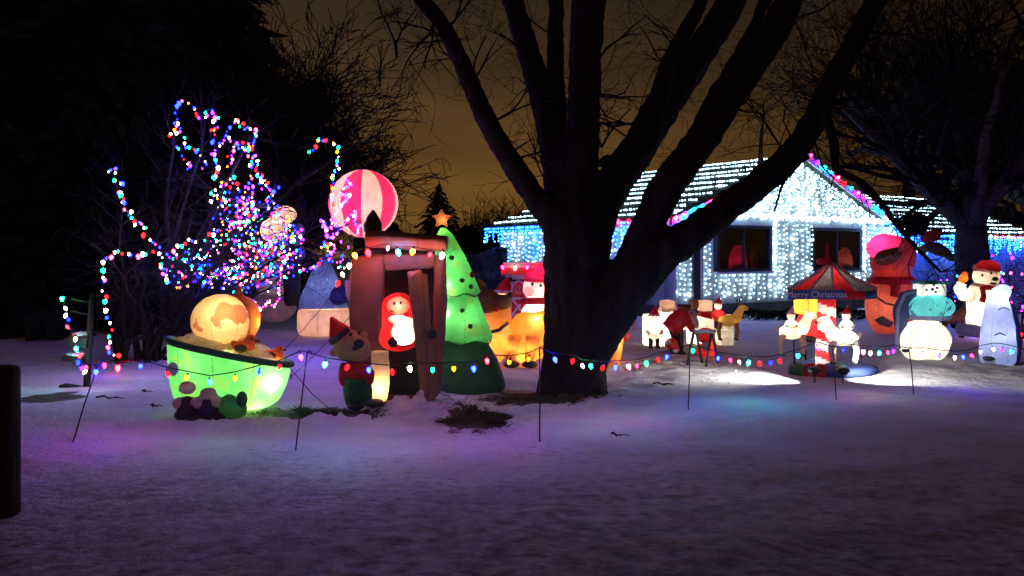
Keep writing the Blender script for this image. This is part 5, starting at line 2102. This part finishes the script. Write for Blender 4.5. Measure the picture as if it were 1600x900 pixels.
# --- tall orange figure
s = Spot('gingerbread_inflatable', 'tall dim orange inflatable figure with a hot pink cap and red scarf', 'inflatable', 1392, 17.6)
p = s.p
k = s.k
mb = MB()
mb.ell(p(1388, 478), (36 * k, .38, 50 * k)).ell(p(1392, 440), (33 * k, .34, 34 * k)).ell(p(1394, 500), (32 * k, .36, 24 * k))
blob('body', mb, fab['coral'], s.o, .04, 4)
mb = MB()
mb.ell(p(1392, 408), (32 * k, .36, 32 * k)).ell(p(1410, 400, .1), (20 * k, .3, 30 * k))
hd = blob('head', mb, fab['coral'], s.o, .035, 4)
MB().ell(p(1388, 400, -.3), (22 * k, .12, 13 * k), rot=rotY(-18)).build('eye_band', fab['brown'], hd)
for q in (p(1380, 402, -.42), p(1396, 397, -.42)):
    MB().ell(q, (.035, .02, .045), 10, 7).build('eye', fab['dark'], hd)
mb = MB()
mb.ell(p(1380, 386, -.05), (25 * k, .33, 21 * k), rot=rotY(-15)).ell(p(1392, 378), (18 * k, .3, 12 * k))
cp = blob('cap', mb, fab['hot_pink'], s.o, .03, 4)
mb = MB()
mb.tube([p(1364, 406, -.26), p(1378, 405, -.36), p(1394, 400, -.38), p(1408, 388, -.3)], .055, 8)
mb.ell(p(1406, 382, -.2), (6 * k, .09, 10 * k))
blob('cap_trim', mb, fab['pink_cream'], cp, .022, 2)
mb = MB()
nn = 20
mb.tube([p(1392, 438) + Vector((30 * k * math.cos(6.2832 * j / nn), .36 * math.sin(6.2832 * j / nn), 0)) for j in range(nn)], .085, 8, closed=True)
mb.tube([p(1398, 438, -.38), p(1399, 452, -.42), p(1397, 464, -.42)], [.1, .085, .09], 8)
blob('scarf', mb, fab['red'], s.o, .028, 3)
MB().tube([p(1366, 462, -.34), p(1384, 474, -.42), p(1402, 478, -.42), p(1416, 474, -.32)], .02, 6).build('belt', fab['brown'], s.o)
mb = MB()
out = [p(1366, 500, -.4), p(1380, 494, -.4), p(1396, 504, -.4), p(1390, 512, -.4), p(1376, 508, -.4)]
mb.prism([(q.x, q.z) for q in out], -.405, -.36)
mb.build('print_patch', fab['grey'], s.o)
s.lamp(p(1376, 386, -.14), 22, (1, .55, .6))
s.lamp(p(1390, 424, -.14), 9, (1, .62, .5))
s.lamp(p(1384, 480, -.05), 6, (1, .65, .45))

# --- white globe snowman
s = Spot('snow_globe_inflatable', 'glowing white inflatable ball carrying a teal globe and a pale box head', 'inflatable', 1444, 13.5)
p = s.p
k = s.k
mb = MB()
mb.ell(p(1444, 531), (39.5 * k, .38, 33 * k)).ell(p(1444, 540), (37 * k, .36, 27 * k))
blob('ball', mb, fab['white'], s.o, .03, 4)
MB().ell(p(1453, 480, -.02), (36 * k, .34, 21 * k), 28, 16).build('globe', fab['teal'], s.o)
mb = MB()
mb.tube([p(1453, 495) + Vector((27 * k * math.cos(6.2832 * j / 22), .26 * math.sin(6.2832 * j / 22), 0)) for j in range(22)], .045, 8, closed=True)
mb.build('globe_ring', fab['lavender'], s.o)
mb = MB()
mb.box(p(1452, 452), (40 * k, .28, 21 * k))
bx = blob('box_head', mb, fab['white'], s.o, .02, 3)
for x, y, r in ((1457, 452, .028), (1464, 450, .022), (1459, 446, .018), (1462, 456, .022), (1448, 453, .02)):
    MB().ell(p(x, y, -.155), (r, .015, r), 10, 7).build('print_dot', fab['dark'], bx)
mb = MB()
mb.box(p(1453, 441), (46 * k, .34, 6 * k))
blob('hat_brim', mb, fab['teal'], s.o, .018, 2)
mb = MB()
mb.tube([p(1432, 456, .05), p(1416, 464, .05), p(1408, 485, .05), p(1407, 515, .05), p(1406, 545, .05)], [.06, .12, .13, .09, .04], 10)
blob('wing', mb, fab['deep_blue'], s.o, .025, 3)
mb = MB()
mb.tube([p(1432, 454, -.0), p(1414, 460, -.05), p(1403, 484, -.05), p(1402, 515, -.05), p(1402, 545, -.05)], .03, 8)
mb.build('wing_edge', fab['lavender'], s.o)
MB().ell(p(1415, 548, -.30), (.06, .05, .03)).build('foot', fab['dark'], s.o)
s.lamp(p(1444, 530), 14, (1, .90, .60), .06)
s.lamp(p(1453, 476), 9, (.8, 1, 1), .04)
s.lamp(p(1452, 452), 3.5, (1, .95, .85), .03)

# --- polar bear
s = Spot('polar_bear_inflatable', 'glowing cream polar bear in a red cap and scarf holding up one paw', 'inflatable', 1536, 15.6)
p = s.p
k = s.k
mb = MB()
mb.ell(p(1537, 478), (25 * k, .28, 38 * k)).ell(p(1535, 500), (24 * k, .28, 26 * k)).ell(p(1532, 455), (18 * k, .22, 16 * k))
mb.tube([p(1520, 462, -.05), p(1505, 460, -.12), p(1499, 450, -.15), p(1503, 442, -.15)], [.13, .12, .105, .09], 12)
mb.tube([p(1550, 458, -.1), p(1556, 472, -.18), p(1552, 484, -.2)], [.12, .11, .09], 12)
blob('body', mb, fab['white'], s.o, .028, 3)
mb = MB()
mb.ell(p(1541, 432, -.02), (20 * k, .22, 18 * k)).ell(p(1551, 438, -.2), (10 * k, .13, 9 * k))
mb.ell(p(1524, 418, .05), (5 * k, .05, 6 * k))
hd = blob('head', mb, fab['foam'] if False else fab['white'], s.o, .024, 3)
MB().ell(p(1555, 436, -.33), (.055, .04, .04)).build('nose', fab['dark'], hd)
MB().ell(p(1552, 443, -.31), (.06, .03, .022)).build('mouth', fab['dark'], hd)
for q in (p(1535, 430, -.225), p(1549, 427, -.235)):
    MB().ell(q, (.022, .015, .026), 10, 7).build('eye', fab['dark'], hd)
mb = MB()
mb.ell(p(1543, 419, .0), (18.5 * k, .22, 13 * k)).ell(p(1552, 424, .1), (10 * k, .14, 12 * k))
cp = blob('cap', mb, fab['red'], s.o, .022, 3)
mb = MB()
mb.tube([p(1541, 448) + Vector((17 * k * math.cos(6.2832 * j / 20), .22 * math.sin(6.2832 * j / 20), .02 * math.cos(6.2832 * j / 20))) for j in range(20)], .05, 8, closed=True)
mb.tube([p(1535, 449, -.2), p(1537, 462, -.28), p(1534, 472, -.3)], [.055, .05, .06], 8)
blob('scarf', mb, fab['red'], s.o, .02, 2)
mb = MB()
mb.tube([p(1508, 515, -.12), p(1535, 519, -.16)], [.12, .12], 12)
mb.ell(p(1502, 514, -.12), (.1, .12, .12))
blob('leg', mb, fab['lavender'], s.o, .024, 3)
s.lamp(p(1537, 485), 20, (1, .86, .6), .06)
s.lamp(p(1539, 434), 4.5, (1, .82, .55), .04)
s.lamp(p(1543, 415, .0), 3.5, (1, .6, .5), .03)
s.lamp(p(1502, 456, -.12), 3, (1, .86, .6), .03)
q = at(1505, 437, 15.4)
t = thing('toy_bird', 'small orange toy bird perched on the raised paw of the polar bear', 'toy', q)
mb = MB()
mb.ell((0, 0, .02), (.09, .07, .075)).ell((.03, 0, .10), (.055, .05, .05))
blob('body', mb, fab['orange'], t, .014, 2)
MB().ell((.09, 0, .1), (.03, .02, .012)).build('beak', fab['brown'], t)
lamp(t, (0, 0, .03), .5, (1, .7, .3), .02)

# --- lavender cone figure
s = Spot('penguin_inflatable', 'tall pale lavender inflatable penguin seen from behind with a blue side panel', 'inflatable', 1562, 12.9)
p = s.p
k = s.k
mb = MB()
mb.lathe([(20 * k, .0), (26 * k, .08), (27 * k, .28), (24 * k, .6), (18 * k, .9), (12.5 * k, 1.08), (9 * k, 1.16), (3 * k, 1.20)], 24, p(1559, 571), None, 0, 1, .9)
mb.ell(p(1567, 455), (13 * k, .12, 12 * k))
blob('body', mb, fab['lavender'], s.o, .028, 4)
mb = MB()
mb.ell(p(1580, 520, .1), (11 * k, .2, 52 * k), rot=rotY(-6))
blob('flank', mb, fab['blue'], s.o, .028, 3)
for a, b in ((1572, 480), (1566, 520)):
    MB().tube([p(a - 12, b + 4, -.24), p(a - 4, b, -.27), p(a + 5, b + 4, -.25)], .01, 5).build('seam', fab['blue'], s.o)
MB().ell(p(1546, 560, -.1), (.09, .1, .04)).build('foot', fab['dark'], s.o)
s.lamp(p(1565, 468), 5, (.85, .9, 1), .05)
s.lamp(p(1562, 525), 4.5, (.72, .8, 1), .05)

# --- brown dog between
toy_deer('toy_dog', 'brown toy dog standing between the snow globe ball and the polar bear', 1490, 528, 16.6, .72, 'brown', 0, 1)
# small reindeer hung by the wing
q = at(1466, 390, 21.5)
t = thing('wall_reindeer', 'brown reindeer head in a red cap hung in the twigs before the wing wall', 'decoration', q)
mb = MB()
mb.ell((0, 0, 0), (.34, .2, .16), rot=rotY(22)).ell((.34, -.05, -.2), (.16, .12, .1)).ell((-.22, 0, .1), (.14, .1, .1))
hd = blob('head', mb, fab['brown'], t, .03, 3)
MB().ell((.46, -.12, -.28), (.07, .06, .06)).build('nose', fab['red'], hd)
MB().ell((.05, -.21, .06), (.03, .02, .035)).build('eye', fab['dark'], hd)
mb = MB()
mb.ell((-.2, 0, .32), (.26, .2, .15), rot=rotY(-15)).ell((-.05, 0, .44), (.16, .14, .1))
blob('cap', mb, fab['red'], t, .03, 3)
MB().ell((-.42, -.05, -.02), (.12, .08, .14), rot=rotY(30)).build('scarf', fab['tan'], t)
MB().tube([(0, .05, .1), (0, .3, .6), (0, .5, 1.2)], .012, 5).build('cable', M['wire'], t)
# faces in the windows
for i, (px, py, fb, lb) in enumerate(((1153, 398, 'hot_pink', 'hot pink hooded doll standing behind the glass of the gable window nearer the tree'), (1319, 399, 'coral', 'orange capped doll standing behind the glass of the gable window above the carousel'))):
    Y = 24.6 if i == 0 else 26.8
    q = at(px, 424, Y)
    t = thing('window_doll', lb, 'doll', q, 0, 'dolls in the windows')
    mb = MB()
    mb.lathe([(.26, 0), (.27, .25), (.25, .5), (.19, .72), (.08, .86)], 18, (0, 0, -.1))
    blob('hood', mb, fab[fb], t, .03, 3)
    MB().ell((.02, -.2, .12), (.2, .1, .12)).build('face', fab['peach'], t)
    MB().ell((-.05, -.3, .16), (.022, .015, .03), 8, 6).build('eye', fab['dark'], t)
    MB().ell((.08, -.3, .16), (.022, .015, .03), 8, 6).build('eye', fab['dark'], t)
    MB().lathe([(.2, -.5), (.24, -.1)], 14).build('body', fab['dark'], t)
    lamp(t, (0, 0, .3), 1.4, (1, .6, .5), .04)
t = thing('window_doll', 'pale little doll leaning on the middle bar of the gable window nearer the tree', 'doll', at(1178, 420, 24.7), 0, 'dolls in the windows')
mb = MB()
mb.ell((0, 0, .25), (.12, .1, .3)).ell((.02, 0, .6), (.11, .1, .12))
blob('body', mb, fab['peach'], t, .025, 2)
MB().ell((.0, -.1, .6), (.02, .015, .025), 8, 6).build('eye', fab['dark'], t)

# --- lit bushes at the far side
for i, (px, py, Y, w_, h_, n, cols, lb) in enumerate(((1600, 470, 16.5, .95, .9, 90, ['violet', 'white', 'pink', 'violet', 'red', 'cyan'], 'bare bush thick with violet and pink lights beyond the lavender penguin'),
                                                       (1500, 470, 19.0, .75, .6, 46, ['violet', 'cyan', 'white', 'blue', 'pink'], 'small bare bush with violet lights behind the polar bear'))):
    rg = random.Random(60 + i)
    x = gx(px, Y)
    t = thing('bare_shrub', lb, 'shrub', (x, Y, gz(x, Y)))
    tr, cr = MB(), MB()
    zc = at(px, py, Y).z
    for q in range(9):
        d = Vector((rg.gauss(0, .45), rg.gauss(0, .3), 1)).normalized()
        grow(tr, Vector((rg.gauss(0, .12), rg.gauss(0, .1), -.1)), d, zc + h_ * .7, .035, 0, rg, .5, 0, 5, 5)
        for _ in range(10):
            grow(cr, d * (zc + h_ * .7) * rg.uniform(.3, .95), Vector((rg.gauss(0, 1), rg.gauss(0, .8), rg.gauss(.4, .6))).normalized(), .5, .01, 2, rg, .6, 0, 3, 3, .003)
    tr.build('trunk', M['bark'], t)
    cr.build('crown', M['twig'], t)['kind'] = 'stuff'
    bl = []
    a = 0
    for q in range(n):
        a += rg.uniform(.2, .6)
        rr_ = math.sqrt(rg.uniform(.1, 1))
        v = -1 + 2 * q / n
        bl.append((Vector((x + w_ * rr_ * math.cos(a), Y + .5 * w_ * rr_ * math.sin(a), max(zc + h_ * v * .95 + rg.gauss(0, .05), .1))), rg.choice(cols)))
    string('string_lights', 'string of violet and pink lights wound round the ' + ('dense bush beyond the lavender penguin' if i == 0 else 'small bush behind the polar bear'), 'string lights', bl, None, MINI, .003, .02, None, 1.25, 70 + i)

# --- small things lying on the snow and guy lines
FT = [((150, 604), (200, 612), 9.4, 'long dead twig on the snow below the snowy shelf stand'), ((222, 590), (238, 606), 9.9, 'short bent twig on the snow left of the green tub'),
      ((236, 612), (252, 608), 9.0, 'thin twig on the snow close to the boots beside the tub'), ((955, 684), (968, 681), 7.55, 'dark crooked twig stub on the open snow before the big trunk'),
      ((1020, 600), (1050, 606), 10.4, 'dark twig on the crumbled snow before the black trestle')]
for (a, b, Y, lb) in FT:
    pa, pb = Vector((gx(a[0], Y), Y, 0)), Vector((gx(b[0], Y), Y - .12, 0))
    t = thing('fallen_twig', lb, 'twig', (pa.x, pa.y, gz(pa.x, pa.y)), 0, 'twigs fallen on the snow')
    mb = MB()
    k = [pa.lerp(pb, u / 4) for u in range(5)]
    mb.tube([Vector((q.x - pa.x, q.y - pa.y + .03 * math.sin(i * 2), gz(q.x, q.y) - gz(pa.x, pa.y) + .012 + .015 * (i % 2))) for i, q in enumerate(k)], [.011, .010, .008, .006, .004], 5)
    q = k[2] - pa
    mb.tube([q + Vector((0, 0, .015)), q + Vector((.07, -.05, .03)), q + Vector((.12, -.06, .02))], [.007, .005, .003], 4)
    mb.build('stem', M['twig'], t)
GL = [((452, 574), 8.6, (522, 628), 8.6, 'taut guy line from the low end of the green tub to a stake'), ((560, 480), 9.2, (455, 540), 11.2, 'long guy line from the hut wall back over the snow'),
      ((560, 600), 8.9, (582, 660), 8.2, 'short guy line staked in the snow before the elf'), ((545, 430), 9.3, (418, 538), 12.0, 'second guy line from the hut running toward the igloo base')]
for (a, ya, b, yb, lb) in GL:
    pa, pb = at(*a, ya), at(*b, yb)
    pb.z = gz(pb.x, pb.y)
    t = thing('guy_line', lb, 'guy line', pb)
    MB().tube([pa - pb, (pa - pb) * .5 + Vector((0, 0, -.02)), Vector((0, 0, .02))], .0045, 4).build('cord', M['wire'], t)
    MB().tube([(0, 0, -.06), (0, 0, .05), (.015, 0, .06)], .009, 5).build('stake', M['steel'], t)

# crusty lumps of snow kicked up round the bare patches and along the trodden path
rg = random.Random(91)
mb = MB()
ico = [(0, 0, 1), (.89, 0, .45), (.28, .85, .45), (-.72, .53, .45), (-.72, -.53, .45), (.28, -.85, .45), (.72, .53, -.45), (-.28, .85, -.45), (-.89, 0, -.45), (-.28, -.85, -.45), (.72, -.53, -.45), (0, 0, -1)]
icf = [(0, 1, 2), (0, 2, 3), (0, 3, 4), (0, 4, 5), (0, 5, 1), (1, 6, 2), (2, 7, 3), (3, 8, 4), (4, 9, 5), (5, 10, 1), (6, 7, 2), (7, 8, 3), (8, 9, 4), (9, 10, 5), (10, 6, 1), (11, 7, 6), (11, 8, 7), (11, 9, 8), (11, 10, 9), (11, 6, 10)]
for cx, cy, rx, ry, n, lo, hi in [(-1.93, 8.62, .70, .38, 150, .012, .04), (-.36, 8.25, .42, .62, 170, .012, .045), (-1.05, 8.72, .42, .16, 120, .02, .06), (2.4, 11.6, 1.5, 1.2, 150, .008, .022), (.4, 9.2, .9, .35, 90, .012, .035), (-2.9, 8.0, .8, .2, 60, .01, .03)]:
    for _ in range(n):
        a = rg.uniform(0, 6.283)
        q = math.sqrt(rg.random()) * 1.1 if cx > 2 else rg.gauss(1.0, .13)
        x, y = cx + rx * q * math.cos(a), cy + ry * q * math.sin(a)
        r = rg.uniform(lo, hi) * rg.uniform(.6, 1)
        z = gz(x, y)
        mb.add([(x + vx * r * rg.uniform(.7, 1.4), y + vy * r * rg.uniform(.7, 1.4), z + r * .12 + vz * r * rg.uniform(.4, .8)) for vx, vy, vz in ico], icf)
tag(mb.build('snow_lumps', M['snow']), 'crusty lumps of snow round the bare patches and the trodden snow', 'snow', None, 'stuff')
